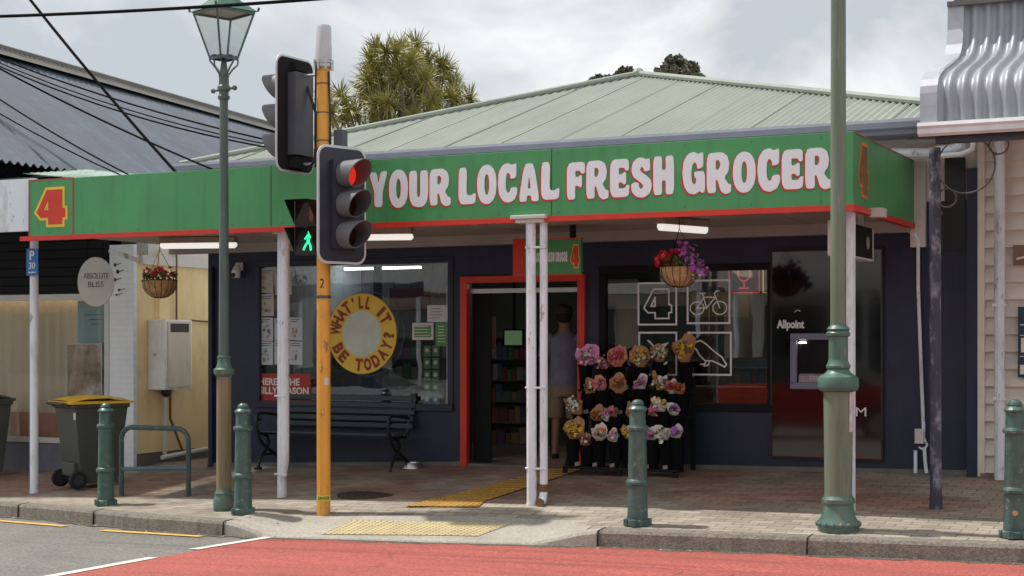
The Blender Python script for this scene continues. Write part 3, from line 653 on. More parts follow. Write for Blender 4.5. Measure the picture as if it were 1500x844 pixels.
m = MB(); m.tube([(x + .005, y - .085, c.z + .037), (x + .005, y - .108, c.z + .035)], .042, 14); m.tube([(x, y, c.z + .13), (x, y, c.z + .20)], .040, 12)
build('drain_spout', m, M['cord'], shop)
c, p = wpost(413, 728)
m = MB(); m.box(c.x - .14, c.x + .16, c.y - .1, c.y + .1, 2.665, 2.70); m.box(c.x - .08, c.x + .12, c.y - .06, c.y + .06, 2.63, 2.666); build('capital', m, M['offwhite'], p, bevel=.006)
m = MB(); x = c.x + .06; m.tube([(x + .01, c.y - .04, 2.70), (x + .005, c.y - .04, .3), (x - .03, c.y - .035, c.z + .22)], .045, 12)
for z in (.95, c.z + .24): m.tube([(c.x - .055, c.y - .05, z), (x + .055, c.y - .09, z)], .010, 6)
build('downpipe', m, M['white'], shop)
c, p = wpost(50, 722)
m = MB(); c = Vector((P(1246, 0, 13.5).x, 13.5, h(-3.4, 13.5))); m.tube([(c.x, c.y, c.z - .02), (c.x, c.y, 2.71)], .042, 12); build('post', m, M['white'], shop)
# thin line hook plates under the soffit edge
m = MB(); q = P(735, 335, 13.45); m.box(q.x - .3, q.x - .02, 13.4, 13.5, 2.66, 2.70); m.box(q.x - .34, q.x - .29, 13.38, 13.52, 2.65, 2.705); build('soffit_bracket', m, M['offwhite'], shop)
# flat black panel painted in for the dark recess, and pipes at the right end
m = MB(); q = P(1384, 232, YW); q2 = P(1414, 366, YW); m.box(q.x, q2.x, YW - .012, YW, q2.z, q.z); build('dark_recess_panel', m, M['black'], shop)
def pipe(pts, r, mt, name='conduit', par=None): 
    m = MB(); m.tube(pts, r, 10); return build(name, m, mt, par or shop)
yy = YW - .05
pipe([P(1290, 322, yy), P(1322, 333, yy), P(1340, 343, yy), P(1345, 352, yy), P(1345, 420, yy), P(1350, 560, yy), P(1353, 632, yy)], .018, M['white'])
pipe([P(1345, 415, yy), P(1349, 560, yy), P(1353, 640, yy), P(1358, 652, yy), P(1354, 660, yy), P(1346, 655, yy)], .012, M['white'])
pipe([P(1341, 660, yy), P(1341, 693, yy)], .018, M['white']); pipe([P(1354, 655, yy), P(1355, 672, yy), P(1357, 693, yy)], .018, M['white'])
m = MB(); a = P(1341, 628, yy); b = P(1354, 650, yy); m.box(a.x, b.x, yy - .04, YW, b.z, a.z); build('junction_box', m, M['offwhite'], shop, bevel=.004)
pipe([P(1300, 225, 15.4), P(1384, 224, 15.4)], .05, M['white'], 'waste_pipe'); pipe([P(1330, 208, 15.6), P(1388, 205, 15.6)], .03, M['offwhite'], 'waste_pipe')
pipe([P(1372, 222, 15.3), P(1395, 220, 15.3), P(1406, 214, 15.3), P(1408, 200, 15.3)], .055, M['white'], 'waste_pipe')
pipe([P(1372, 229, 15.2), P(1408, 226, 15.2), P(1424, 219, 15.2), P(1427, 200, 15.2)], .025, M['white'], 'waste_pipe')
pipe([P(309, 392, YW - .03), P(309, 684, YW - .03)], .035, M['navy'], 'downpipe')
# ---------------- fascia sign
sign = thing('fascia_sign', 'long green fascia sign lettered YOUR LOCAL FRESH GROCER with a red lower edge', 'shop sign', (FX0, FY, FZ0))
m = MB(); m.box(FX0, FX1, FY, FY + .045, FZ0, FZ1); m.box(FX1 - .045, FX1, FY + .046, YW - .05, FZ0, FZ1 - .002)
build('board', m, M['green'], sign, bevel=.003)
m = MB(); m.box(FX0 - .12, FX1 + .012, FY - .012, FY + .05, FZ0 - .035, FZ0 + .015); m.box(FX1 - .045, FX1 + .012, FY + .051, YW - .04, FZ0 - .035, FZ0 + .015)
build('red_edge', m, M['red'], sign)
m = MB(); xx = P(107, 0, FY).x
m.box(xx - .012, xx + .012, FY - .004, FY, FZ0 + .02, FZ1 - .012); m.box(FX0, FX0 + .02, FY - .004, FY, FZ0 + .02, FZ1 - .012); m.box(FX0, xx + .012, FY - .004, FY, FZ1 - .012, FZ1 + .004)
build('panel_trim', m, M['redtrim'], sign); m = MB(); m.box(FX1, FX1 + .004, FY + .0, YW - .1, FZ1 - .012, FZ1)
build('panel_trim', m, M['redtrim'], sign)
m = MB()
for px in (397, 808): m = MB(); X = P(px, 0, FY).x; m.box(X - .004, X + .004, FY - .002, FY, FZ0 + .02, FZ1); build('panel_joint', m, M['leafd'], sign)
m = MB(); X = FX0 + .3
while X < FX1:
    for z in (FZ0 + .05, FZ1 - .04): m.prism([(.006 * math.cos(j * 1.047), .006 * math.sin(j * 1.047)) for j in range(6)], (X, FY - .001, z), XA, ZA, (0, -.003, 0))
    X += .62
build('fixing', m, M['siggrey'], sign)
WORDS = [('YOUR', 541, 661), ('LOCAL', 672, 820), ('FRESH', 831, 988), ('GROCER', 1000, 1218)]
zb, zh = 2.835, .345
for wd, p0, p1 in WORDS:
    X0 = P(p0, 0, FY).x; X1 = P(p1, 0, FY).x; gap = .045
    tot = sum(GL[c][0] for c in wd) + gap * (len(wd) - 1); k = (X1 - X0) / tot; x = X0
    for i, chh in enumerate(wd):
        W = GL[chh][0] * k; jz = random.uniform(-.006, .006); jh = zh * random.uniform(.98, 1.03)
        m = MB(); m.mi = 1; put_glyph(m, chh, (x - .011, FY - .0035, zb + jz - .009), XA, ZA, W, jh, .012, .003)
        m.mi = 0; put_glyph(m, chh, (x, FY - .0042, zb + jz), XA, ZA, W, jh, .0, .005)
        build('letter', m, [M['lilac'], M['red']], sign); x += W + gap * k
def four(o, u, v, W, Hh, par, name='numeral', mats=None, d=1):
    n = Vector(u).cross(Vector(v)); m = MB()
    m.mi = 1; put_glyph(m, '4', Vector(o) + n * .001, u, v, W, Hh, .075, .003, 0)
    m.mi = 0; put_glyph(m, '4', Vector(o) + n * .0045, u, v, W, Hh, 0, .003, 0)
    return build(name, m, mats or [M['red'], M['yellow']], par)
a = P(54, 330, FY); b = P(96, 277, FY); four((a.x, FY - .0, a.z), XA, ZA, b.x - a.x, b.z - a.z, sign)
ya = PX(1257, FX1); yb = PX(1270, FX1)
four((FX1, ya + .02, 2.80), YA, ZA, yb - ya, .42, sign, mats=[M['cord'], M['orafl']])

# ---------------- interior of the grocer's
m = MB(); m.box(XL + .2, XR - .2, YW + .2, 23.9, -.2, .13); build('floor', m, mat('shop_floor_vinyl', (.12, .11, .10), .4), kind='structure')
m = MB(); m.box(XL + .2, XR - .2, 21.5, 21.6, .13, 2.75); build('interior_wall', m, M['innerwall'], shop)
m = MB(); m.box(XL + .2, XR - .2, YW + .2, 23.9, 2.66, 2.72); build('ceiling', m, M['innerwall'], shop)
for k, (px, Y, L) in enumerate(((560, 18.4, 1.2), (1000, 18.2, 1.2), (1085, 19.5, 1.4), (450, 19.0, 1.2))):
    c = P(px, 0, Y); m = MB(); m.box(c.x - L / 2, c.x + L / 2, Y - .03, Y + .03, 2.50, 2.53)
    solo('ceiling_light', m, M['lit'], ['lit strip light inside the shop behind the round yellow sign', 'lit strip light inside the shop behind the white outlined squares', 'lit strip light deepest inside the shop behind the red neon sign', 'lit strip light inside the shop behind the left posters'][k], 'strip light', (c.x, Y, 2.5), 'lit strip lights inside the shop')
PC = [(.35, .05, .04), (.5, .35, .06), (.08, .2, .35), (.1, .3, .1), (.5, .45, .4), (.4, .15, .05), (.2, .08, .25)]
PM = [mat('package_%d' % i, tuple(v * .6 + .04 for v in c), .5) for i, c in enumerate(PC)]
def shelf(px, Y, W, Hh, lab, lv=5):
    c = P(px, 0, Y); t = thing('shelf_unit', lab, 'shelf unit', (c.x, Y, .13), 0, 'shelf units inside the shop', local=True)
    m = MB(); m.box(-W / 2, W / 2, .28, .30, 0, Hh); m.box(-W / 2, -W / 2 + .02, 0, .28, 0, Hh); m.box(W / 2 - .02, W / 2, 0, .28, 0, Hh)
    for k in range(lv + 1): z = k * Hh / (lv + .3); m.box(-W / 2 + .021, W / 2 - .021, 0, .279, z, z + .02)
    build('frame', m, M['shelfm'], t)
    m = MB()
    for k in range(lv):
        z = k * Hh / (lv + .3) + .021; x = -W / 2 + .04
        while x < W / 2 - .14:
            ww = random.uniform(.06, .13); m.mi = random.randrange(7); m.box(x, x + ww * .9, .02, .2, z, z + random.uniform(.12, .22)); x += ww
    build('groceries', m, PM, t)
shelf(745, 18.6, .9, 1.5, 'shelf of groceries seen through the open doorway'); shelf(470, 18.2, 1.8, 1.3, 'low shelf of groceries behind the left posters'); shelf(620, 18.8, 1.4, 1.5, 'shelf of groceries behind the card rack')
shelf(940, 18.0, 1.6, 1.2, 'shelf of groceries behind the outlined numeral'); shelf(1070, 18.6, 1.8, 1.1, 'low shelf of groceries below the neon sign')
random.seed(9)
for px, Y, W_s, H_s, zt_, lab, mt in ((905, 17.2, .5, .35, 2.25, 'white price board hanging inside the right window, left of the outlined numeral', 'paper'), (1055, 17.6, .7, .3, 2.1, 'yellow price board hanging inside the right window behind the bicycle drawing', 'yellow'), (600, 17.4, .6, .3, 2.2, 'red price board hanging inside the left window right of the round sign', 'red')):
    c = P(px, 0, Y); tb = thing('price_board', lab, 'price board', (c.x, Y, zt_ - H_s), 0, 'price boards hanging inside the shop'); m = MB(); m.box(c.x - W_s / 2, c.x + W_s / 2, Y, Y + .02, zt_ - H_s, zt_); build('board', m, M[mt], tb)
    for e in (-1, 1): m = MB(); m.tube([(c.x + e * W_s * .4, Y + .01, zt_), (c.x + e * W_s * .4, Y + .01, 2.66)], .004, 5); build('cord', m, M['wire'], tb)
# counter with a wooden front behind the right window
a = P(1040, 0, 16.8); b = P(1128, 0, 16.8); m = MB(); m.box(a.x - .9, b.x + .1, 16.8, 17.3, .13, 1.0)
solo('counter', m, mat('counter_wood', (.30, .15, .06), .5, var=.3, stretch=(1, 1, 6)), 'brown timber counter inside the right window', 'counter', ((a.x + b.x) / 2, 17, .13), bevel=.01)
c = P(752, 495, 17.6); m = MB(); m.box(c.x - .13, c.x + .13, 17.6, 17.65, c.z - .1, c.z + .1); m.box(c.x - .02, c.x + .02, 17.61, 17.64, 2.0, 2.66) ; m2 = thing('hanging_screen', 'small dim green screen hanging inside the doorway', 'screen', (c.x, 17.6, c.z))
m = MB(); m.box(c.x - .14, c.x + .14, 17.6, 17.65, c.z - .11, c.z + .11); m.box(c.x - .015, c.x + .015, 17.61, 17.64, c.z + .11, 2.66); build('casing', m, M['matte'], m2)
m = MB(); m.box(c.x - .12, c.x + .12, 17.594, 17.6, c.z - .09, c.z + .09); build('display', m, M['screen'], m2)
c = P(712, 488, 17.0); m = MB(); m.box(c.x - .12, c.x + .12, 17.0, 17.03, c.z - .2, c.z + .2); m.mi = 1; m.box(c.x - .09, c.x + .02, 16.995, 17.0, c.z - .1, c.z + .12); m.mi = 2; m.box(c.x + .02, c.x + .09, 16.994, 17.0, c.z - .15, c.z - .02); m.mi = 0; m.box(c.x - .02, c.x + .02, 17.0, 17.02, .13, c.z - .2)
solo('poster_stand', m, [mat('pink_card', (.30, .16, .17), .5), M['matte'], M['redfl']], 'dim pink poster on a stand just inside the doorway', 'poster', (c.x, 17, .13))
#OBJECTS
# ================================================================== left neighbour
LX1 = wx(197)           # right corner of the white pillar
nb = thing('shop_building', 'neighbouring beauty shop with white brick pillar, curtained window and old blue grey corrugated roof', 'shop', (-15, YW, 0))
SX0 = -20.0
wz0 = P(60, 645, YW).z; wz1 = P(60, 437, YW).z; wx1 = wx(160)
m = MB(); m.box(SX0, wx1 + .02, YW, YW + .2, -.8, wz0 - .02); build('low_wall', m, mat('blue_grey_wall', (.16, .165, .20), .6, dirt=.3), nb)
m = MB(); m.box(wx1 + .02, LX1, YW - .02, YW + .05, -.6, 2.75); build('pillar', m, M['whitebrick'], nb, bevel=.004)
m = MB()
for k in range(8): z = wz1 + .06 + k * .115; m.box(SX0, wx1 + .02, YW - .02 - .0, YW + .2, z, z + .10)
m.box(SX0, wx1 + .02, YW, YW + .19, wz1 + .05, 3.1)
build('dark_cladding', m, M['matte'], nb)
m = MB(); m.box(LX1 - .2, LX1 - .002, YW + .051, 23, -.02 + g(LX1, 16.5) + .16, 2.62); build('side_wall', m, M['yellowwall'], nb)
m = MB(); m.box(LX1 - .2, LX1 + .03, YW + .06, 23, -.8, g(LX1, 16.5) + .13); build('side_plinth', m, M['concretedark'], nb)
m = MB(); m.box(LX1 - .02, LX1 + .05, YW + .1, 23, 2.50, 2.62); m.box(LX1 - .2, LX1 + .0, YW + .27, 23, 2.621, 3.66); build('trim_board', m, M['offwhite'], nb)
m = MB(); m.box(SX0, wx1, YW - .03, YW + .06, wz0 - .03, wz0 + .04); m.box(SX0, wx1, YW - .03, YW + .06, wz1 - .03, wz1 + .05); m.box(wx1 - .06, wx1 + .019, YW - .03, YW + .06, wz0 + .04, wz1 - .03)
wf = build('window', m, M['offwhite'], nb, bevel=.004)
m = MB(); m.box(SX0, wx1 - .06, YW + .02, YW + .026, wz0 + .04, wz1 - .03); build('pane', m, glassmat('neighbour_glass', (.92, .92, .92), .8, .0), wf)
def curtain(x0, x1, Y, z0, z1, mt, nm='curtain', amp=.030, pitch=.17):
    m = MB(); m.smooth = True; N = int((x1 - x0) / pitch * 10)
    m.grid(lambda a, b: (lerp(x0, x1, a), Y + amp * math.sin(2 * PI * a * (x1 - x0) / pitch) * (.6 + .4 * math.sin(a * 37)), lerp(z0, z1, b)), N, 2); return build(nm, m, mt, nb)
curtain(SX0, wx(104), YW + .24, wz0 + .35, wz1 + .1, M['curtain']); curtain(SX0, wx(140), YW + .235, wz0 - .02, wz0 + .352, M['curtainp'])
curtain(wx(112), wx(140), YW + .22, wz0, wz1 - .35, M['curtain'], amp=.02)
m = MB(); m.box(SX0, LX1 - .2, YW + .7, YW + .8, -.3, 3.0); build('interior_wall', m, mat('warm_inner_wall', (.40, .30, .18), .7), nb)
m = MB(); a = wx(106); b = wx(158); 
m.box(a, b, YW + .10, YW + .11, wz0 + .9, wz1 - .04); m.box(wx(150), b, YW + .10, YW + .11, wz0 + .05, wz0 + .9)
ap = build('window_banner', m, M['aqua'], nb)
m = MB(); a = P(122, 462, YW + .09)
for k, (w_, dx) in enumerate(((.36, 0.02), (.28, .10), (.26, .12))): put_text(m, ['BEAUTY THERAPY SKIN CARE', 'NAILS LASHES WAXING', 'MASSAGE FACIALS'][k] if False else '- - - - - - - - - - - -', (a.x + dx, YW + .099, a.z - k * .06), XA, ZA, w_, .012, .0)
build('fine_print', m, M['bollard'], nb)
a = wx(-40); m = MB(); m.box(a, wx(150), YW + .13, YW + .17, 2.10, 2.13)
solo('ceiling_light', m, mat('warm_strip', (.8, .7, .5), .4, emit=(1, .80, .50), estr=2), 'warm strip light above the curtains of the beauty shop window', 'strip light', ((a + wx(150)) / 2, YW + .15, 2.1))
# framed picture in the window
a = P(98, 582, YW + .07); b = P(150, 503, YW + .07)
pf = thing('framed_picture', 'framed blurry portrait style picture standing inside the curtained shop window', 'picture', (a.x, YW + .07, a.z))
m = MB(); t = .018; m.box(a.x, b.x, YW + .06, YW + .075, a.z, a.z + t); m.box(a.x, b.x, YW + .06, YW + .075, b.z - t, b.z); m.box(a.x, a.x + t, YW + .06, YW + .075, a.z + t, b.z - t); m.box(b.x - t, b.x, YW + .06, YW + .075, a.z + t, b.z - t); build('frame', m, M['offwhite'], pf)
m = MB(); m.box(a.x + t, b.x - t, YW + .066, YW + .072, a.z + t, b.z - t)
pm = mat('soft_photo_print', (.36, .27, .18), .4, var=.5, scale=5, dirt=.9, dcol=(.62, .58, .52), dscale=4); build('print', m, pm, pf)
# left canopy: a translucent fibreglass sheet
TRL = bpy.data.materials.new('translucent_sheet'); TRL.use_nodes = True; n_ = TRL.node_tree; n_.nodes.clear()
o_ = n_.nodes.new('ShaderNodeOutputMaterial'); a_ = n_.nodes.new('ShaderNodeBsdfTranslucent'); d_ = n_.nodes.new('ShaderNodeBsdfDiffuse'); t_ = n_.nodes.new('ShaderNodeBsdfTransparent'); m1 = n_.nodes.new('ShaderNodeMixShader'); m2 = n_.nodes.new('ShaderNodeMixShader')
a_.inputs[0].default_value = (.80, .92, .86, 1); d_.inputs[0].default_value = (.50, .64, .58, 1); t_.inputs[0].default_value = (.9, .95, .92, 1); m1.inputs[0].default_value = .45; m2.inputs[0].default_value = .6
n_.links.new(a_.outputs[0], m1.inputs[1]); n_.links.new(d_.outputs[0], m1.inputs[2]); n_.links.new(m1.outputs[0], m2.inputs[1]); n_.links.new(t_.outputs[0], m2.inputs[2]); n_.links.new(m2.outputs[0], o_.inputs[0])
cz0, cz1 = 2.755, 3.345
m = MB(); m.box(-24, FX0 - .02, 13.3, 13.36, cz0, cz1); build('awning_fascia', m, M['white'], nb)
m = MB(); m.add([(-24, 13.28, cz1 + .01), (-12.9, 13.28, cz1 + .01), (-12.9, YW, 3.68), (-24, YW, 3.68)], [(0, 1, 2, 3)]); 
build('awning_roof', m, TRL, nb)
m = MB()
for k in range(9): X = -13.2 - k * 1.2; m.box(X - .03, X + .03, 13.36, YW, 3.2, 3.3)
build('rafter', m, M['offwhite'], nb)
# translucent lean-to strip between the two shops
m = MB(); m.smooth = True
m.grid(lambda a, b: (lerp(-13.4, -12.4, a), lerp(14.0, 15.6, b), 3.50 + .01 * math.sin(a * 60) + a * .0 + b * .05), 60, 2); build('flashing', m, TRL, nb)
# diagonal bracket at the pillar
m = MB(); q0 = P(160, 366, 15.0); q1 = P(203, 382, 15.2); m.bar(q0, q1, .06, .06); build('bracket', m, M['white'], nb)
wd_ = thing('wall_decal', 'small black bird shaped decals on the white brick pillar', 'decal', P(170, 405, YW - .03))
for (px, py, s) in ((168, 388, .05), (172, 398, .06), (168, 410, .05), (174, 425, .04), (170, 432, .03)):
    q = P(px, py, YW - .03); m = MB(); m.prism([(s * .5 * math.cos(i * 1.05), s * .5 * math.sin(i * 1.05)) for i in range(6)], (q.x, YW - .024, q.z), XA, ZA, (0, -.003, 0)); m.bar((q.x + .02, YW - .025, q.z), (q.x + .10, YW - .025, q.z + .02), .008, .003, up=(0, 1, 0)); build('mark', m, M['sigblack'], wd_)
# big old roof
m = MB(); m.smooth = True
N = int(19 / .13 * 6); o = 0
def rz(Y): return lerp(5.80, 5.42, (Y - 17) / 9)
for i in range(N + 1):
    Y = 13.2 + 19 * i / N; wv = .024 * math.sin(2 * PI * (Y - 13.2) / .13)
    m.v.append(Vector((-13.35, Y, 3.61 + wv))); m.v.append(Vector((-17, Y, rz(Y) + wv))); m.v.append(Vector((-20.6, Y, 3.69 + wv)))
for i in range(N):
    m.face([3 * i, 3 * i + 3, 3 * i + 4, 3 * i + 1]); m.face([3 * i + 1, 3 * i + 4, 3 * i + 5, 3 * i + 2])
orf = build('old_roof', m, M['roofblue'], nb)
m = MB(); m.tube([(-17, 13.1, rz(13.1) + .02), (-17, 32.3, rz(32.3) + .02)], .10, 10)
for i in range(190): Y = 13.3 + i * .1; m.add([(-16.9, Y, rz(Y) + .03), (-16.9, Y + .06, rz(Y) + .03), (-16.72, Y + .06, rz(Y) - .085), (-16.72, Y, rz(Y) - .085)], [(0, 1, 2, 3)])
m.add([(-17, 13.1, rz(13.1) + .07), (-17, 32.3, rz(32.3) + .07), (-16.6, 32.3, rz(32.3) - .14), (-16.6, 13.1, rz(13.1) - .14)], [(0, 1, 2, 3)])
build('ridge_capping', m, mat('ridge_grey', (.10, .095, .09), .7, var=.3), orf)
m = MB(); m.box(-20.4, -13.5, 16.6, 32, -.5, 3.58); build('rear_wall', m, M['concretedark'], nb)
# meter cupboard
zt = P(240, 468, 15.93); bx = -12.86
mc = thing('meter_cupboard', 'white metal electricity meter cupboard on the ochre side wall', 'meter cupboard', (LX1 + .1, 16.2, .9))
z1 = CZ + 30 / 115.; z0 = CZ - 74 / 115.
ya_, yb_ = 15.96, 16.52
m = MB(); m.box(LX1 + .001, bx, ya_, yb_, z0, z1); build('cabinet', m, mat('cabinet_white', (.84, .84, .86), .5, dirt=.3, dcol=(.6, .5, .35)), mc, bevel=.01)
m = MB(); m.box(bx, bx + .015, ya_ + .05, yb_ - .04, z0 + .03, z1 - .02); d = build('door', m, mat('cupboard_door', (.72, .66, .54), .5, dirt=.5, dcol=(.35, .25, .15), stretch=(1, 1, .3)), mc, bevel=.008)
m = MB(); m.box(bx + .012, bx + .02, ya_ + .10, yb_ - .09, z1 - .16, z1 - .05); build('viewing_slot', m, M['black'], d)
m = MB(); m.box(LX1 + .10, LX1 + .14, ya_ - .012, ya_, (z0 + z1) / 2 - .02, (z0 + z1) / 2 + .02); build('latch', m, M['chrome'], mc)
m = MB(); m.lathe([(.03, z0 - .1), (.06, z0 - .06), (.06, z0)], (LX1 + .1, 16.2), 12); build('cable_gland', m, M['black'], mc)
pipe([(LX1 + .1, 16.2, z0 - .1), (LX1 + .08, 16.2, .04)], .028, M['offwhite'], 'conduit', nb)
pipe([(LX1 + .05, 16.35, z0), (LX1 + .05, 16.35, .5), (LX1 + .06, 16.6, .05)], .016, M['cord'], 'conduit', nb)
pipe([(LX1 + .05, 16.48, z1 + .9), (LX1 + .05, 16.48, z1)], .014, M['cord'], 'conduit', nb); pipe([(LX1 + .05, 16.12, z1 + .9), (LX1 + .05, 16.12, z1)], .02, M['yellowwall'], 'conduit', nb)
pipe([(LX1 + .05, 16.53, z1 - .05), (LX1 + .05, 16.8, z1 - .0), (LX1 + .05, 17.3, z1 - .02)], .012, M['cord'], 'conduit', nb)
pipe([(LX1 + .2, 16.0, g(LX1, 16) + .10), (LX1 + .2, 18.5, g(LX1, 16) + .25)], .03, M['offwhite'], 'ground_pipe', nb)
# oval hanging sign
c = P(140, 413, 14.9); ov = thing('oval_sign', 'white oval hanging sign with fine grey lettering in front of the beauty shop', 'hanging sign', (c.x, c.y, c.z))
m = MB(); rzv = R(24); uu = Vector((math.cos(rzv), math.sin(rzv), 0)); nn = uu.cross(ZA)
m.prism([(.225 * math.cos(2 * PI * i / 40), .305 * math.sin(2 * PI * i / 40)) for i in range(40)], c, uu, ZA, nn * -.03); build('board', m, M['offwhite'], ov, bevel=.004)
m = MB(); o = c - nn * .0 + nn * .0005
put_text(m, 'ABSOLUTE', o + uu * -.15 + ZA * .04, uu, ZA, .31, .07, 0, .003); build('lettering', m, mat('grey_ink', (.12, .12, .12), .6), ov)
m = MB(); put_text(m, 'BLISS', o + uu * -.09 + ZA * -.065, uu, ZA, .19, .07, 0, .003)
build('lettering', m, mat('grey_ink', (.12, .12, .12), .6), ov)
m = MB()
for s in (-1, 1): m = MB(); m.tube([c + uu * .1 * s + ZA * .27, c + uu * .1 * s + ZA * (2.74 - c.z)], .006, 6); build('chain', m, M['wire'], ov)

# ================================================================== right neighbour
rb = thing('shop_building', 'old cream weatherboard shop with a curved corrugated verandah roof', 'shop', (0, YW, 0))
WX0 = wx(1437, 15.6)
m = MB(); z = -.2
m.box(WX0 + .02, 9, 15.66, 15.9, -.4, 4.9)
zz = .24
while zz < 4.0:
    m.add([(WX0, 15.60, zz), (9, 15.60, zz), (9, 15.655, zz + .168), (WX0, 15.655, zz + .168), (WX0, 15.655, zz), (9, 15.655, zz)], [(0, 1, 2, 3), (4, 5, 1, 0), (0, 3, 4)]); zz += .168
build('wall', m, M['cream'], rb)
m = MB(); m.box(WX0 - .03, WX0 + .035, 15.585, 15.67, .2, 4.2); build('corner_board', m, M['cream'], rb)
m = MB(); m.box(WX0 - .13, WX0 - .031, 15.58, 15.9, -.3, 3.2); build('corner_stop', m, M['navy'], rb)
m = MB(); m.box(WX0, 9, 15.57, 15.66, -.3, .235); build('plinth', m, M['concretedark'], rb)
VX0 = P(1362, 0, 13.0).x
prof = [(12.98, 3.27), (12.98, 3.45), (12.985, 3.55), (13.0, 3.61), (13.04, 3.67), (13.12, 3.72), (13.3, 3.79), (13.6, 3.88), (13.88, 3.97), (14.02, 4.04), (14.11, 4.14), (14.16, 4.28), (14.17, 4.50)]
def corrprof(m, x0, x1, prof, pitch=.112, amp=.017):
    m.smooth = True; N = int((x1 - x0) / pitch * 12); o = len(m.v); k = len(prof); nr = []
    for j in range(k):
        a = prof[max(0, j - 1)]; b = prof[min(k - 1, j + 1)]; t = Vector((b[0] - a[0], b[1] - a[1])).normalized(); nr.append(Vector((-t.y, t.x)))
    for i in range(N + 1):
        X = lerp(x0, x1, i / N); wv = amp * math.cos(2 * PI * (X - x0) / pitch)
        for j in range(k): m.v.append(Vector((X, prof[j][0] + nr[j].x * wv, prof[j][1] + nr[j].y * wv)))
    for i in range(N):
        for j in range(k - 1): a = o + i * k + j; m.face([a, a + k, a + k + 1, a + 1])
m = MB(); corrprof(m, VX0 + .05, 6, prof); vr = build('verandah_roof', m, M['zinc'], rb)
m = MB(); m.smooth = False
pl = [(p[0], p[1]) for p in prof]; o = len(m.v)
for p in prof: m.v += [Vector((VX0 - .07, p[0] - .035, p[1])), Vector((VX0 + .07, p[0] - .035, p[1] + .004)), Vector((VX0 - .07, p[0] + .03, p[1] - .04)), Vector((VX0 + .07, p[0] + .03, p[1] - .04))]
for j in range(len(prof) - 1):
    a = o + 4 * j
    for q in ((0, 1, 5, 4), (0, 4, 6, 2), (1, 3, 7, 5), (2, 6, 7, 3)): m.face([a + i for i in q])
build('edge_flashing', m, mat('zinc_flashing', (.42, .43, .48), .4, metal=.3), vr)
m = MB(); m.box(VX0 - .02, 6, 14.16, 14.3, 4.53, 5.2); build('upper_wall', m, mat('slate_blue_board', (.12, .16, .24), .5), rb)
m = MB(); m.box(VX0 - .07, 6, 14.10, 14.2, 4.49, 4.53); build('ledge', m, M['concretedark'], rb)
gx = P(1345, 0, 12.9).x
m = MB(); m.prism([(12.98, 3.20), (12.98, 3.30), (12.86, 3.30), (12.85, 3.27), (12.87, 3.25), (12.87, 3.21), (12.90, 3.19)], (gx, 0, 0), YA, ZA, (8, 0, 0)); build('gutter', m, mat('cream_gutter', (.70, .70, .72), .4), rb)
m = MB(); m.box(gx + .12, 8, 12.99, 13.07, 3.14, 3.225); build('beam', m, M['sigblack'], rb)
c = G(1371, 745); m = MB(); zb = c.z
m.tube([(c.x, c.y, zb), (c.x - .01, c.y, 3.20)], .050, 14); m.tube([(c.x, c.y, zb - .02), (c.x, c.y, zb + .12)], .056, 14)
pn = mat('flaking_navy_post', (.04, .045, .075), .5, var=.2, dirt=.95, dcol=(.30, .29, .36), dscale=9, stretch=(1, 1, .6)); vp = build('verandah_post', m, pn, rb)
m = MB(); m.tube([(c.x, c.y, zb + 1.55 + 1.0), (c.x, c.y, zb + 1.55 + 1.03)], .056, 14); build('collar', m, pn, vp)
m = MB(); n_ = P(1421, 217, c.y); 
for (px, py, rp) in ((1415, 242, 41), (1387, 290, 13.5), (1463, 212, 13.5)):
    q = P(px, py, c.y); rr = rp / 168.5
    m.tube([q + Vector((rr * math.cos(2 * PI * i / 36), 0, rr * math.sin(2 * PI * i / 36))) for i in range(36)], .008, 6, closed=True)
build('ring_bracket', m, mat('bracket_iron', (.10, .09, .085), .5), rb)
dx = P(1463, 0, 15.45).x; pipe([(dx, 15.48, 3.6), (dx, 15.5, .15)], .05, M['white'], 'downpipe', rb)
for z in (1.85, .95): m = MB(); m.box(dx - .06, dx + .06, 15.44, 15.6, z, z + .03); build('pipe_clip', m, M['white'], rb)
# plates on the right wall
a = P(1484, 389, 15.57); b = P(1530, 358, 15.57); bp_ = thing('brown_plate', 'small weathered brown plaque on the cream weatherboards', 'plaque', (a.x, 15.58, a.z))
m = MB(); m.box(a.x, b.x, 15.57, 15.599, a.z, b.z); build('plate', m, M['brown'], bp_)
m = MB(); put_text(m, 'BOOKS', (a.x + .02, 15.569, a.z + .05), XA, ZA, b.x - a.x - .04, .08, .01, .003) if False else m.bar((a.x + .03, 15.568, a.z + .06), (b.x - .03, 15.568, a.z + .12), .02, .004, up=(0, 1, 0)); build('worn_mark', m, M['cream'], bp_)
a = P(1491, 553, 15.56); b = P(1560, 449, 15.56); bs = thing('notice_board', 'dark blue notice board with a white boxed text panel at the right edge', 'notice board', (a.x, 15.56, a.z))
m = MB(); m.box(a.x, b.x, 15.56, 15.60, a.z, b.z); build('board', m, M['darksign'], bs, bevel=.003)
m = MB(); m.box(a.x + .02, a.x + .2, 15.556, 15.56, a.z + .03, a.z + .12); m.box(a.x + .02, a.x + .2, 15.556, 15.56, a.z + .5, a.z + .51)
for k in range(2): m.box(a.x + .02, a.x + .2, 15.556, 15.56, a.z + .2 + k * .2, a.z + .206 + k * .2)
put_text(m, 'JO', (a.x + .03, 15.559, a.z + .30), XA, ZA, .1, .07, .01, .003) if False else None
m.box(a.x + .03, a.x + .06, 15.556, 15.56, a.z + .24, a.z + .38)
build('panel', m, M['whitefl'], bs)

# ================================================================== street furniture
LP = lambda lst, s: [(r / s, z / s) for r, z in lst]
